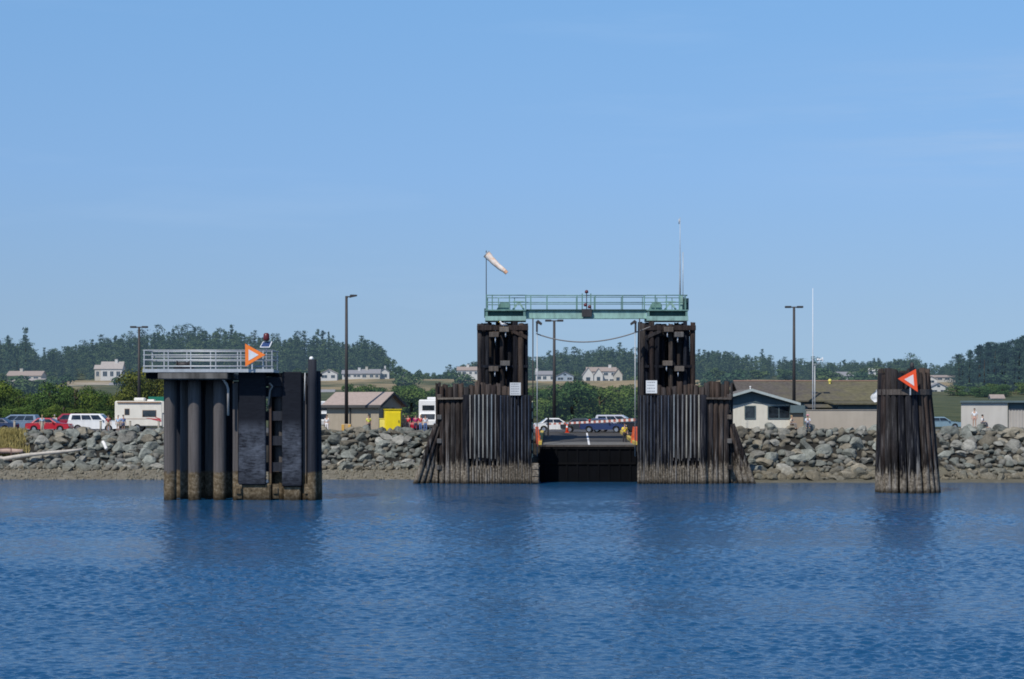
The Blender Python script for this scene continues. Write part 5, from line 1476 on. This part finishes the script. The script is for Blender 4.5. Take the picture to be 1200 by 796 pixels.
# ------------------------------------------------------------------ the ferry slip: timber wing walls
YW = 171.0
def wing_wall(side):
    """side -1 is the left wall; built as seen, then mirrored about the slip's middle for the right one"""
    mid = 685.0
    def WX(px): return X(px, YW)
    def mir(px): return px if side < 0 else 2 * mid - px
    lab = {-1: 'massive timber pile wall left of the boarding ramp with pale rubbing strips', 1: 'massive timber pile wall right of the boarding ramp with pale rubbing strips'}[side]
    bx0 = WX(mir(567))
    t = thing('wing_wall', lab, 'pile wall', (bx0, YW, 0), 0, 'timber pile walls of the ferry slip')
    def lx(px): return WX(mir(px)) - bx0
    def ww(n): return M(n, YW)
    # rear piles with ragged tops
    rear = [516, 521, 527, 533, 539.5, 546, 552.5, 559, 565.5, 572, 578, 584.5, 591, 597]
    for i, px in enumerate(rear):
        h = Z(450.5, YW) + random.uniform(-.28, .25)
        o = pile_mesh(h, ww(3.8), ww(3.3), 10, wob=.10).build('pile', MT[random.choice(['timber_brown', 'timber_brown', 'timber'])], t); o.location = (lx(px), 1.5 + random.uniform(-.2, .2), 0)
    # front brown piles of the outer part, curving back
    for i, px in enumerate((518, 524.5, 531, 537, 543)):
        o = pile_mesh(Z(466, YW) + random.uniform(-.1, .1), ww(3.4), ww(3.2), 12, wob=.05).build('pile', MT[random.choice(['timber', 'timber_brown'])], t); o.location = (lx(px), .45 - .08 * i, 0)
    o = pile_mesh(Z(463, YW), ww(4.2), ww(4), 12, wob=.04).build('pile', MT['timber_dark'], t); o.location = (lx(546), -.1, 0)
    # backing sheet behind the strips
    mb = MB(); a, b = sorted((lx(549.5), lx(622))); mb.box(a, b, .02, .5, Z(540, YW), Z(463, YW)); mb.build('sheathing', MT['timber_dark'], t)
    mb = MB(); mb.box(a, b, .05, .6, -2.5, Z(546, YW)); mb.build('lower_sheathing', timber_mat('barnacled_sheathing', (.02, .02, .02), (.05, .045, .04), band=2.6), t)
    mb = MB(); mb.box(a, b, .25, .7, Z(546.5, YW), Z(539.5, YW)); mb.build('gap_wale', MT['black_steel'], t)
    # pale rubbing strips and their dark timbers between
    for i in range(7):
        px = 551.2 + 4.9 * i
        lean = -.03 * side * i
        mb = MB(); mb.box(-ww(.72), ww(.72), -.2, -.05, Z(537 + random.uniform(-1, 1), YW), Z(462.5 + random.uniform(-.6, .6), YW)); o = mb.build('rubbing_strip', MT['rub_strip'], t); o.location = (lx(px), 0, 0); o.rotation_euler = (0, R(random.uniform(-.25, .25)), 0)
    for i in range(8):
        px = 549 + 4.9 * i
        o = pile_mesh(Z(463.5, YW), ww(1.7), ww(1.7), 8, wob=.05).build('timber', MT['timber_dark'], t); o.location = (lx(px), .05, 0)
    for i in range(9):
        px = 586.8 + 4.1 * i
        mb = MB(); mb.box(-ww(.55), ww(.55), -.17, -.02, Z(566, YW), Z(463.5, YW)); o = mb.build('rubbing_strip', MT['rub_dull'], t); o.location = (lx(px), 0, 0)
        o = pile_mesh(Z(464, YW), ww(1.6), ww(1.6), 8, wob=.05).build('timber', MT['timber_dark'], t); o.location = (lx(px + 2), .05, 0)
    # lower strip ends under the gap, crusted
    for i in range(12):
        px = 551.2 + 4.9 * i * .62
        mb = MB(); mb.box(-ww(.9), ww(.9), -.14, .04, -2, Z(546 + random.uniform(-1, 3), YW)); o = mb.build('strip_end', MT['timber'], t); o.location = (lx(px), 0, 0)
    # top wale of the outer part
    mb = MB(); mb.bar((lx(513), .15, Z(467.3, YW)), (lx(543), -.2, Z(466.8, YW)), .26, .17); mb.build('wale', MT['block'], t)
    # outer stub posts with spacer blocks
    for px, top_, dy in ((511.5, 449, .9), (514.5, 448, 1.3)):
        o = pile_mesh(Z(top_, YW), ww(1.9), ww(1.6), 9, wob=.08).build('pile', MT['timber'], t); o.location = (lx(px), dy, 0)
    for py in (465, 489, 517, 548):
        mb = MB(); a, b = sorted((lx(512), lx(517.5))); mb.box(a, b, .1, .8, Z(py + 2.8, YW), Z(py - 2.8, YW), bevel=.04); mb.build('block', MT['block'], t)
    # raking piles
    for k, (xb, xt, pt_) in enumerate(((487, 511, 497), (493.5, 514, 500), (500, 515, 507), (507, 516, 512))):
        mb = MB(); z1 = Z(pt_, YW)
        p0 = Vector((lx(xb), .4 + .25 * k, 0)); p1 = Vector((lx(xt), .6 + .2 * k, z1)); d = p1 - p0
        pts = [p0 - d * .25] + [p0 + d * u for u in (0, .33, .66, 1.0)]
        mb.tube(pts, [.27, .26, .25, .24, .22], 10); mb.build('raking_pile', MT[['timber', 'timber_brown'][k % 2]], t)
    return t
wing_wall(-1); wing_wall(1)

def tower(side):
    mid = 687.0
    YT = 175.5
    def mir(px): return px if side < 0 else 2 * mid - px
    bx0 = X(mir(588), YT)
    lab = {-1: 'dark timber pile tower carrying the left end of the green gantry', 1: 'dark timber pile tower carrying the right end of the green gantry'}[side]
    t = thing('timber_tower', lab, 'tower', (bx0, YT, 0), 0, 'timber towers of the gantry')
    def lx(px): return X(mir(px), YT) - bx0
    h0 = Z(378, YT)
    cols = [(562, 0, 3.0, 'timber_brown'), (571, .1, 2.6, 'timber_dark'), (578, .9, 2.6, 'timber'), (597, .8, 2.7, 'timber_dark'), (604, 0, 3.4, 'timber_dark'), (610.5, -.1, 3.4, 'timber_brown'), (616, .3, 3.0, 'timber_dark'),
            (583.5, 1.9, 3.2, 'timber_dark'), (586.5, 3.2, 3.0, 'timber'), (595, 3.3, 3.0, 'timber_dark'), (569, 3.3, 3.0, 'timber'), (577.5, 3.4, 2.8, 'timber_dark'), (601.5, 1.3, 3.0, 'timber'), (588, .1, 2.8, 'timber'), (592.5, 2.6, 3.0, 'timber'), (566, 2.4, 3, 'timber_dark'), (573.5, 2.6, 2.6, 'timber'), (600, 2.6, 3.2, 'timber_dark'), (607, 2.5, 3.4, 'timber'), (613, 2.5, 3.2, 'timber_dark')]
    if side > 0: cols += [(620.5, .2, 3.2, 'timber'), (623.5, .5, 2.9, 'timber_dark'), (619, 2.6, 3.2, 'timber_dark'), (560, 3.0, 2.4, 'timber')]
    for px, dy, r, mt in cols:
        dx = random.uniform(-.12, .12) + (.10 if px > 600 else 0) * side
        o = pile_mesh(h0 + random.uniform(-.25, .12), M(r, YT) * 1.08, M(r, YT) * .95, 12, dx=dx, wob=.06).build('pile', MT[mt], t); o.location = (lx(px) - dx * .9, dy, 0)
    # horizontal beams near the top, seen along their length and from the end
    for py, dy in ((384.5, -.42), (391, .45)):
        mb = MB(); a, b = sorted((lx(559), lx(619))); mb.box(a, b, dy, dy + .32, Z(py + 3, YT), Z(py - 3, YT), bevel=.03); mb.build('beam', MT['timber_brown'], t)
    for px, py in ((579, 392.5), (591, 386.5), (578.5, 432.5), (592, 426)):
        mb = MB(); a, b = sorted((lx(px - 5.6), lx(px + 5.6))); mb.box(a, b, -.72, 2.9, Z(py + 3.0, YT), Z(py - 3.0, YT), bevel=.03); mb.build('beam_end', MT['block'], t)
        mb = MB(); mb.tube([(lx(px + 1.5), -.55, Z(py + 2, YT)), (lx(px + 1.5), -.55, Z(py + 9, YT))], .045, 6); mb.build('bolt_rod', MT['palegrey'], t)
    mb = MB(); a, b = sorted((lx(560), lx(619))); mb.box(a, b, -.2, .12, Z(431, YT), Z(428, YT)); mb.build('beam', MT['timber_dark'], t)
    mb = MB(); mb.bar((lx(600), -.3, Z(388, YT)), (lx(618), -.3, Z(396, YT)), .2, .3); mb.build('brace', MT['timber_brown'], t)
    return t
tower(-1); tower(1)

# ------------------------------------------------------------------ green gantry across the towers
YG = 176.5
gx = X(687, YG); gz = Z(376.5, YG)
ga = thing('gantry', 'pale green steel gantry with railed walkway spanning both timber towers', 'gantry', (gx, YG, gz))
def GX(px): return X(px, YG) - gx
def GZ(py): return Z(py, YG) - gz
def gbox(name, x0, x1, y0, y1, p0, p1, mt, parent=ga, bevel=0):
    mb = MB(); mb.box(GX(x0), GX(x1), y0, y1, GZ(p0), GZ(p1), bevel=bevel); return mb.build(name, MT[mt], parent)
gbox('girder', 616, 757, -.55, -.35, 373.2, 365, 'green_pale'); gbox('girder', 616, 757, 1.1, 1.3, 373.2, 365, 'green')
gbox('walkway_deck', 616, 757, -.7, 1.4, 364.6, 363.0, 'green_dark')
gbox('flange', 616, 757, -.72, -.30, 374.2, 373.3, 'green')
for a, b in ((568.5, 616.5), (757, 805.5)):
    gbox('platform_sill', a, b, -1.0, 2.4, 376.4, 371.2, 'green_pale')
    gbox('platform_web', a + 3, b - .5, -.6, 2.2, 371, 365.2, 'green_dark')
    gbox('platform_deck', a, b, -1.05, 2.45, 365, 363.6, 'green')
    for px in (a + 2, b - 2):
        gbox('stiffener', px - 1.3, px + 1.3, -.98, -.62, 371, 365.3, 'green')
# hoist frames on the platforms
for a, b in ((582, 614), (760, 792)):
    mb = MB(); mb.prism([(GX(a), GZ(363)), (GX(a + 4), GZ(355)), (GX((a + b) / 2 - 2), GZ(354)), (GX((a + b) / 2), GZ(363))], 'y', -.1, .1); mb.build('hoist_plate', MT['green'], ga)
    mb = MB(); m2 = (a + b) / 2 + 3
    mb.bar((GX(m2), 0, GZ(363)), (GX(b - 6), 0, GZ(354)), .14, .16); mb.bar((GX(b - 6), 0, GZ(354)), (GX(b), 0, GZ(363)), .14, .16); mb.bar((GX(m2), 0, GZ(354)), (GX(b), 0, GZ(354)), .12, .14); mb.build('hoist_brace', MT['green_pale'], ga)
    mb = MB(); mb.tube([(GX(a + 8), .6, GZ(360)), (GX(a + 16), .6, GZ(360))], .32, 12); mb.build('hoist_drum', MT['green_dark'], ga)
rail_m = MT['green']
for px in (570.5, 577, 597, 616, 622, 641, 676, 682, 692, 697, 729, 754.5, 767, 780, 795, 802):
    mb = MB(); mb.box(GX(px) - .05, GX(px) + .05, -.98 if (px < 617 or px > 756) else -.68, -.90 if (px < 617 or px > 756) else -.60, GZ(364), GZ(346.4 if px not in (682, 692) else 344.5)); mb.build('rail_post', rail_m, ga)
for x0, x1, y in ((569.5, 617, -.94), (617, 757, -.64), (757, 804.5, -.94)):
    for py, r in ((346.8, .045), (355, .04)):
        mb = MB(); mb.tube([(GX(x0), y, GZ(py)), (GX(x1), y, GZ(py))], r, 6); mb.build('rail', rail_m, ga)
for px in (571, 584, 603, 622, 641, 676, 697, 729, 754, 772, 790, 803):
    yb_ = 2.35 if (px < 617 or px > 756) else 1.32
    mb = MB(); mb.box(GX(px) - .04, GX(px) + .04, yb_ - .03, yb_ + .03, GZ(364), GZ(347)); mb.build('rail_post', rail_m, ga)
for x0, x1, y in ((569.5, 617, 2.35), (617, 757, 1.32), (757, 804.5, 2.35)):
    for py in (347.4, 355.6):
        mb = MB(); mb.tube([(GX(x0), y, GZ(py)), (GX(x1), y, GZ(py))], .035, 6); mb.build('rail', rail_m, ga)
for px in (569.8, 804):
    mb = MB()
    for py in (346.8, 355): mb.tube([(GX(px), -.94, GZ(py)), (GX(px), 2.35, GZ(py))], .04, 6)
    mb.build('end_rail', rail_m, ga)
gbox('end_bracket', 800.5, 806.5, -.5, .9, 364, 350, 'green_dark'); gbox('end_bracket', 797, 800, -.3, .3, 371, 346, 'green_pale')
gbox('end_bracket', 567.5, 571, -.6, .9, 372, 362, 'green_dark')
# beacon lights in the middle
bc = thing('signal_light', 'cluster of small red signal lamps at the middle of the gantry', 'signal light', (gx, YG - .82, gz))
gbox('housing', 681.5, 693, -.16, .1, 371.8, 362.8, 'dark_pole', bc)
mb = MB(); mb.tube([(GX(687), 0, GZ(363)), (GX(687), 0, GZ(344))], .04, 6); mb.build('post', MT['dark_pole'], bc)
for px, py in ((687, 342.6), (685.7, 358), (690.4, 360.2)):
    mb = MB(); mb.tube([(GX(px), 0, GZ(py + 1.8)), (GX(px), 0, GZ(py + 1)), (GX(px), 0, GZ(py - 1)), (GX(px), 0, GZ(py - 2))], [.12, .17, .15, .06], 10); mb.build('lamp', MT['lamp_red'], bc)
# windsock
ws = thing('windsock', 'white and orange windsock drooping from a thin pole on the gantry', 'windsock', (X(569.7, YG), YG + .8, Z(364, YG)))
wz0 = Z(364, YG)
mb = MB(); mb.tube([(0, 0, 0), (0, 0, Z(293, YG) - wz0)], .04, 6); mb.build('pole', MT['dark_pole'], ws)
SOCK = []
m, nt2 = nodes('windsock_cloth')
tcg = N(nt2, 'ShaderNodeTexCoord').outputs['Object']
n1 = noise_tex(nt2, 2.5, 4, tcg)
finish(m, nt2, ramp(nt2, n1, [(0.38, (0.82, 0.55, 0.38)), (0.56, (0.85, 0.74, 0.64))]), .8, spec=.1)
mb = MB()
rings = []
A_, B_ = Vector((.02, 0, Z(297, YG) - wz0)), Vector((M(21.5, YG), -.1, Z(317, YG) - wz0))
d = (B_ - A_).normalized(); u_ = d.cross(Vector((0, 1, 0))).normalized(); v_ = d.cross(u_)
for k in range(9):
    q = k / 8; r_ = M(4.4, YG) * (1 - .42 * q) * (1 + .06 * math.sin(k * 2.2))
    c = A_.lerp(B_, q) + Vector((0, 0, -.1 * math.sin(q * PI)))
    rings.append([c + (u_ * math.cos(2 * PI * i / 14) + v_ * math.sin(2 * PI * i / 14)) * r_ * (1 + .06 * math.sin(i * 3 + k)) for i in range(14)])
mb.loft(rings, 0, True, caps=False); sk = mb.build('sock', m, ws)
mb = MB(); e0 = rings[-1]; c = B_ + d * .0
mb.loft([[c + (p - c) * 1.02 for p in e0], [c + d * .22 + (p - c) * .92 + Vector((.05, 0, -.06)) for p in e0]], 0, True, caps=False); mb.build('tail', paint((0.75, 0.42, 0.25), .8, .2), sk)
mb = MB(); mb.tube([rings[0][i] for i in range(14)] + [rings[0][0]], .035, 6); mb.build('hoop', MT['galv'], sk)
# antenna
an = thing('antenna_mast', 'tall thin white antenna mast on the right end of the gantry', 'antenna', (X(797.5, YG), YG + .5, Z(364, YG)))
z_ = lambda py: Z(py, YG) - Z(364, YG)
mb = MB(); mb.tube([(0, 0, 0), (0, 0, z_(322)), (0, 0, z_(290)), (0, 0, z_(254))], [.10, .07, .035, .02], 8); mb.build('pole', MT['galv'], an)
mb = MB(); mb.tube([(.27, 0, 0), (.27, 0, z_(295))], .035, 6); mb.build('whip', MT['galv'], an)
mb = MB(); mb.tube([(-.09, 0, z_(262)), (-.09, 0, z_(256))], .05, 6); mb.tube([(-.12, 0, z_(259)), (.05, 0, z_(259))], .025, 6); mb.build('aerial', MT['galv'], an)
# floodlights and their poles at the inner tower corners
def floodlight(label, px, dirx, pyb):
    Yf = 173.6
    z0 = Z(pyb, Yf)
    t = thing('floodlight', label, 'floodlight', (X(px, Yf), Yf, z0), 0, 'floodlights of the ferry slip')
    zz = lambda py: Z(py, Yf) - z0
    mb = MB(); mb.tube([(0, 0, 0), (0, 0, zz(373))], .055, 8); mb.build('pole', MT['dark_pole'], t)
    mb = MB(); mb.tube([(M(5, Yf) * dirx, .3, 0), (M(5, Yf) * dirx, .3, zz(388))], .04, 8); mb.build('conduit', MT['galv'], t)
    mb = MB(); mb.prism([(M(3, Yf) * dirx, zz(377.5)), (M(6, Yf) * dirx, zz(375)), (M(11, Yf) * dirx, zz(379)), (M(10, Yf) * dirx, zz(381.5))], 'y', -.22, .22); mb.build('lamp_head', MT['dark_pole'], t)
    mb = MB(); mb.box(min(M(3.6, Yf) * dirx, M(5.8, Yf) * dirx), max(M(3.6, Yf) * dirx, M(5.8, Yf) * dirx), -.15, .15, zz(389), zz(378)); mb.build('ballast_box', MT['dark_pole'], t)
floodlight('floodlight on a thin pole beside the left timber tower', 624.5, 1, 535)
floodlight('floodlight on a thin pole beside the right timber tower', 749.5, -1, 535)
# slack cable between the towers
mb = MB(); pts = []
for k in range(25):
    u = k / 24
    px = 628 + (762 - 628) * u
    py = 391 + (383 - 391) * u + 13.5 * 4 * u * (1 - u) * (1.0 - .15 * (u - .5))
    pts.append((X(px, 174), 174, Z(py, 174)))
mb.tube(pts, .055, 6)
tag(mb.build('cable', paint((0.18, .17, .16), .8, .2)), 'slack cable hanging between the two timber towers', 'cable')
# notice boards
def notice(label, px0, px1, py0, py1, Y, rows, shade):
    t = thing('notice_board', label, 'sign', (X((px0 + px1) / 2, Y), Y, Z(py1, Y)), 0, 'notice boards of the ferry slip')
    w_, h_ = M(px1 - px0, Y), M(py1 - py0, Y)
    mb = MB(); mb.box(-w_ / 2, w_ / 2, -.03, .03, 0, h_); mb.build('panel', paint(shade, .6, .12), t)
    rg = random.Random(int(px0))
    mb = MB()
    for k in range(rows):
        z1 = h_ * (1 - (k + .55) / (rows + .3)); x = -w_ * .38
        end = w_ * rg.uniform(.25, .38)
        while x < end:
            l_ = rg.uniform(.05, .13); mb.box(x, min(x + l_, end + .05), -.036, -.031, z1 - h_ * .05, z1 + h_ * .02); x += l_ + .05
    mb.build('lettering', paint((0.24, 0.25, 0.27), .8, .2), t)
    mb = MB(); mb.box(-w_ * .3, -w_ * .3 + .09, .035, .12, -.8, h_ * .9); mb.box(w_ * .3 - .09, w_ * .3, .035, .12, -.8, h_ * .9); mb.build('post', MT['timber_dark'], t)
notice('grey white notice board on the left timber wall', 597.5, 610.3, 448.5, 463.3, YW - .3, 5, (0.52, 0.53, 0.53))
notice('white notice board on the right timber wall', 757, 770, 446, 461, YW - .3, 4, (0.66, 0.67, 0.66))

# gulls
def gull(label, px, py, Y, rz):
    t = thing('gull', label, 'bird', (X(px, Y), Y, Z(py, Y)), rz, 'gulls')
    mb = MB(); mb.tube([(-.30, 0, .17), (-.18, 0, .2), (0, 0, .22), (.14, 0, .27), (.2, 0, .36), (.24, 0, .40)], [.015, .07, .105, .08, .05, .03], 10); mb.sphere((.22, 0, .41), .06, 10, 6, sc=(1.15, .9, .9)); mb.build('body', MT['white'], t)
    for s in (-1, 1):
        mb = MB(); mb.tube([(.08, s * .085, .25), (-.08, s * .10, .23), (-.34, s * .04, .17)], [.03, .055, .012], 8); mb.build('wing', paint((0.33, .34, .36), .8, .1), t)
        mb = MB(); mb.tube([(0, s * .035, .14), (.0, s * .035, 0)], .01, 5); mb.bar((-.02, s * .035, .008), (.06, s * .035, .008), .04, .012); mb.build('leg', paint((0.6, .35, .12), .7, .1), t)
    mb = MB(); mb.tube([(.27, 0, .41), (.36, 0, .39)], [.02, .006], 6); mb.build('beak', MT['yellow'], t)
    t.scale = (1.35,) * 3
    return t
gull('white gull perched on the left timber tower', 590, 384.3, 174.85, R(200))

# ------------------------------------------------------------------ boarding ramp
Y0, Y1 = 175.2, 190.5
z0, z1 = Z(521.5, Y0), GROUND + .02
w0, w1 = M(112, Y0), 7.9
cx0 = X(689, Y0)
rp_ = thing('boarding_ramp', 'hinged vehicle ramp with grey deck sloping from shore to slip', 'ramp', (cx0, Y0, 0))
mb = MB(); mb.loft([[(-w0 / 2, 0, z0 - .25), (w0 / 2, 0, z0 - .25), (w0 / 2, 0, z0), (-w0 / 2, 0, z0)], [(-w1 / 2, Y1 - Y0, z1 - .25), (w1 / 2, Y1 - Y0, z1 - .25), (w1 / 2, Y1 - Y0, z1), (-w1 / 2, Y1 - Y0, z1)]])
mb.build('deck', paint((0.055, 0.053, 0.05), .95, .35, .7), rp_)
sl = (z1 - z0) / (Y1 - Y0)
mb = MB(); yl = 3.2; mb.loft([[(-w0 / 2, 0.0, z0 + .004), (w0 / 2, .0, z0 + .004), (w0 / 2, yl, z0 + sl * yl + .004), (-w0 / 2, yl, z0 + sl * yl + .004)], [(-w0 / 2, 0.0, z0 + .012), (w0 / 2, .0, z0 + .012), (w0 / 2, yl, z0 + sl * yl + .012), (-w0 / 2, yl, z0 + sl * yl + .012)]]); mb.build('lip_plate', paint((0.13, .128, .12), .9, .25), rp_)
mb = MB()
mb.loft([[(.02, .05, z0 + .016), (.2, .05, z0 + .016), (.2, .05, z0 + .022), (.02, .05, z0 + .022)], [(.42, Y1 - Y0, z1 + .016), (.58, Y1 - Y0, z1 + .016), (.58, Y1 - Y0, z1 + .022), (.42, Y1 - Y0, z1 + .022)]]); mb.build('lane_line', MT['white'], rp_)
for s in (-1, 1):
    mb = MB(); mb.loft([[(s * w0 / 2 + a, 0, z0 + b) for a, b in ((-.15, 0), (.15, 0), (.15, .28), (-.15, .28))], [(s * w1 / 2 + a, Y1 - Y0, z1 + b) for a, b in ((-.15, 0), (.15, 0), (.15, .28), (-.15, .28))]]); mb.build('kerb', paint((0.50, 0.37, 0.08), .8, .3), rp_)
for k in range(6):
    xx = -w0 / 2 + .4 + (w0 - .8) * k / 5
    mb = MB(); mb.loft([[(xx - .12, .25, z0 - 1.5), (xx + .12, .25, z0 - 1.5), (xx + .12, .25, z0 - .26), (xx - .12, .25, z0 - .26)], [(xx - .12, Y1 - Y0, z1 - 1.5), (xx + .12, Y1 - Y0, z1 - 1.5), (xx + .12, Y1 - Y0, z1 - .26), (xx - .12, Y1 - Y0, z1 - .26)]]); mb.build('girder', MT['ramp_shade'], rp_)
mb = MB(); mb.box(-w0 / 2 - .05, w0 / 2 + .05, -.02, .12, -.6, z0 - .03); mb.build('shade_front', MT['ramp_shade'], rp_)  # black sheet standing in for the darkness under the span
for k in range(9):
    xx = -w0 / 2 + .5 + (w0 - 1.0) * k / 8
    mb = MB(); mb.box(xx - .07, xx + .07, -.10, -.022, -.5, z0 - .35); mb.build('rib', paint((0.0042, .0045, .0055), .8, .6, .8, spec=.08), rp_)
for zq in (z0 - .3, z0 - 1.7):
    mb = MB(); mb.box(-w0 / 2, w0 / 2, -.13, -.024, zq - .09, zq + .09); mb.build('stringer', paint((0.0055, .0055, .006), .8, .6, .8, spec=.08), rp_)
mb = MB(); mb.box(-w0 / 2, w0 / 2, -.06, -.022, z0 - .16, z0 - .01); mb.build('lip_edge', paint((0.075, .062, .052), .8, .6, 2), rp_)
mb = MB(); mb.box(-w0 / 2 + .05, w0 / 2 - .0, .14, 2.4, -1, z0 - 1.82, bevel=.05); mb.build('flotation_tank', MT['ramp_shade'], rp_)
ab = thing('abutment', 'dark concrete abutment under the shore end of the ramp', 'abutment', (cx0, Y1 - 1, 0))
mb = MB(); mb.box(-6.2, 6.2, 1.0, 3.2, -1, GROUND + .05); mb.build('wall', paint((0.05, .048, .045), .9, .3), ab)
sp_b = thing('timber_crib', 'barnacled timber block between left pile wall and ramp', 'crib', (X(627.5, 170.9), 170.9, 0))
for k in range(4):
    mb = MB(); mb.box(-M(4, 174), M(3.8, 174), -.2, .5, -.6 + .62 * k if k else -1.5, -.02 + .62 * k + .0, bevel=.05); mb.build('beam', timber_mat('crusted_crib', (.05, .045, .035), (.12, .1, .08), band=3.2), sp_b)
# barrier boom
bb = thing('barrier_boom', 'red and white striped barrier boom across the ramp', 'barrier', (X(745.5, 179), 179, Z(519, 179)))
ez = Z(519, 179)
def BX(px): return X(px, 179) - X(745.5, 179)
mb = MB(); a = Vector((BX(640), 0, Z(497.3, 179) - ez)); b = Vector((BX(745), 0, Z(492, 179) - ez)); 
NS = 36
for k in range(NS):
    p, q = a.lerp(b, k / NS), a.lerp(b, (k + 1) / NS)
    mb.bar(p, q, .06, M(2.6, 179) * (.75 + .5 * k / NS), k % 2)
mb.build('boom', [paint((0.70, .68, .66), .6, .1), paint((0.45, 0.15, 0.11), .6, .2)], bb)
mb = MB(); mb.box(-.2, .2, -.2, .2, 0, 1.5, bevel=.04); mb.build('post', paint((0.55, .10, .06), .7, .2), bb)
mb = MB(); mb.box(.21, .34, -.12, .12, 0, 2.2); mb.build('upright', MT['white'], bb)
mb = MB(); mb.tube([(BX(691), 0, Z(494, 179) - ez), (BX(691), 0, Z(491.5, 179) - ez)], .1, 8); mb.build('lamp', MT['red'], bb)
mb = MB(); mb.box(BX(641.5), BX(643.5), -.06, .06, 0.6, Z(489, 179) - ez); mb.build('rest_post', MT['dark_pole'], bb)
# red gates each side
def side_gate(label, px, Y, s):
    t = thing('side_gate', label, 'gate', (X(px, Y), Y, Z(523, Y)), 0, 'red gates beside the ramp')
    zt_ = Z(500, Y) - Z(523, Y)
    RM = paint((0.62, 0.10, 0.035), .7, .25)
    mb = MB(); mb.bar((0, 0, 0), (-.1 * s, 0, zt_), .12, .12); mb.bar((.3 * s, 0, 0), (.06 * s, 0, zt_), .10, .10); mb.bar((-.05 * s, 0, zt_ * .5), (.3 * s, 0, zt_ * .5), .09, .12); mb.build('frame', RM, t)
    mb = MB(); mb.prism([(-.06 * s, .2), (.24 * s, .2), (.08 * s, zt_ - .1), (-.08 * s, zt_ - .1)], 'y', -.03, .03); mb.build('mesh_panel', paint((0.68, 0.16, 0.06), .8, .3), t)
    return t
side_gate('orange red gate left of the boarding ramp', 629.5, 176.5, 1)
side_gate('orange red gate right of the boarding ramp', 743, 177.5, -1)
mk = thing('marker_post', 'white and yellow banded marker post beside the left pile wall', 'post', (X(623.3, 172), 172, Z(536, 172)))
mb = MB()
for k in range(16):
    z_a = M(66, 172) * k / 16; mb.box(-.08, .08, -.05, .05, z_a, z_a + M(66, 172) / 16, k % 3 if k % 3 < 2 else 0)
mb.build('post', [paint((0.60, .60, .42), .7, .3), paint((0.05, .05, .05), .8, .2)], mk)

# traffic cones
def cone(px, Y, label, z=None, group=None):
    t = thing('traffic_cone', label, 'traffic cone', (X(px, Y), Y, (z if z is not None else GROUND + .065)), 0, group)
    mb = MB(); mb.box(-.22, .22, -.22, .22, 0, .04); mb.build('base', MT['redorange'], t)
    mb = MB(); mb.tube([(0, 0, .04), (0, 0, .95)], [.17, .04], 14); mb.build('cone', MT['redorange'], t)
    mb = MB(); mb.tube([(0, 0, .5), (0, 0, .68)], [.108, .082], 14, caps=False); mb.build('band', MT['white'], t)
cone(664.5, 191.8, 'orange traffic cone at the top of the ramp by the white sedan')

# ------------------------------------------------------------------ beach bits at the left
def log(label, p0, p1, r0, r1, mat, group='driftwood on the beach'):
    mb = MB(); p0, p1 = Vector(p0), Vector(p1); pts = []; rs = []
    for k in range(8):
        u = k / 7; pts.append(p0.lerp(p1, u) + Vector((0, 0, .06 * math.sin(u * 5)))); rs.append((r0 + (r1 - r0) * u) * random.uniform(.92, 1.08))
    mb.tube(pts, rs, 9); o = mb.build('driftwood_log', mat); tag(o, label, 'log', group)
DRIFT = paint((0.46, 0.42, 0.36), .95, .3, 2)
def bp(px, py, Y): return (X(px, Y), Y, Z(py, Y))
log('long bleached driftwood log lying up the beach at the left', bp(4, 538, 185.4), bp(97, 526.0, 186.9), .22, .13, DRIFT)
log('pinkish driftwood log at the left edge under the grass', bp(-14, 530, 187.2), bp(27, 528.5, 187.8), .30, .24, paint((0.42, .30, .24), .95, .3, 2))
log('short pale driftwood log lying in front of the pinkish one', bp(-16, 537.5, 186.3), bp(12, 537, 186.2), .2, .17, DRIFT)
fr_ = thing('mooring_hoop', 'rusty pipe frame standing on the beach by the driftwood', 'frame', (X(13, 186), 186, terrain_z(X(13, 186), 186)))
mb = MB(); z2 = Z(525, 186) - fr_.location.z
mb.tube([(0, 0, -.2), (0, 0, z2), (-1.6, 0, z2 - .1), (-1.7, 0, -.2)], .07, 8); mb.build('hoop', paint((0.16, .09, .07), .9, .3), fr_)
mb = MB(); mb.box(-.2, .2, -.15, .15, -.1, .5, bevel=.04); mb.build('foot_block', paint((0.12, .08, .07), .9, .3), fr_)
log('short white driftwood stump leaning on the rocks', bp(120.5, 518, 187.9), bp(125, 526, 187.4), .16, .16, paint((0.72, .70, .66), .9, .15))
# low posts along the lot
for i, (px, lab) in enumerate(((17, 'grey bollard in front of the blue grey minivan'), (49, 'grey bollard before the red sedan'), (118, 'grey bollard before the white estate car'), (152.5, 'grey bollard before the cream motorhome'), (186, 'grey bollard nearest the steel dolphin'))):
    t = thing('bollard', lab, 'bollard', (X(px, 193.2), 193.2, GROUND + .05), 0, 'bollards along the car park edge')
    mb = MB(); mb.tube([(0, 0, -.1), (0, 0, 1.12)], .11, 10); mb.build('post', paint((0.34, .30, .24), .9, .25), t)
    mb = MB(); mb.tube([(0, 0, 1.121), (0, 0, 1.15), (0, 0, 1.2)], [.13, .13, .05], 10); mb.build('cap', paint((0.34, .30, .24), .9, .25), t)
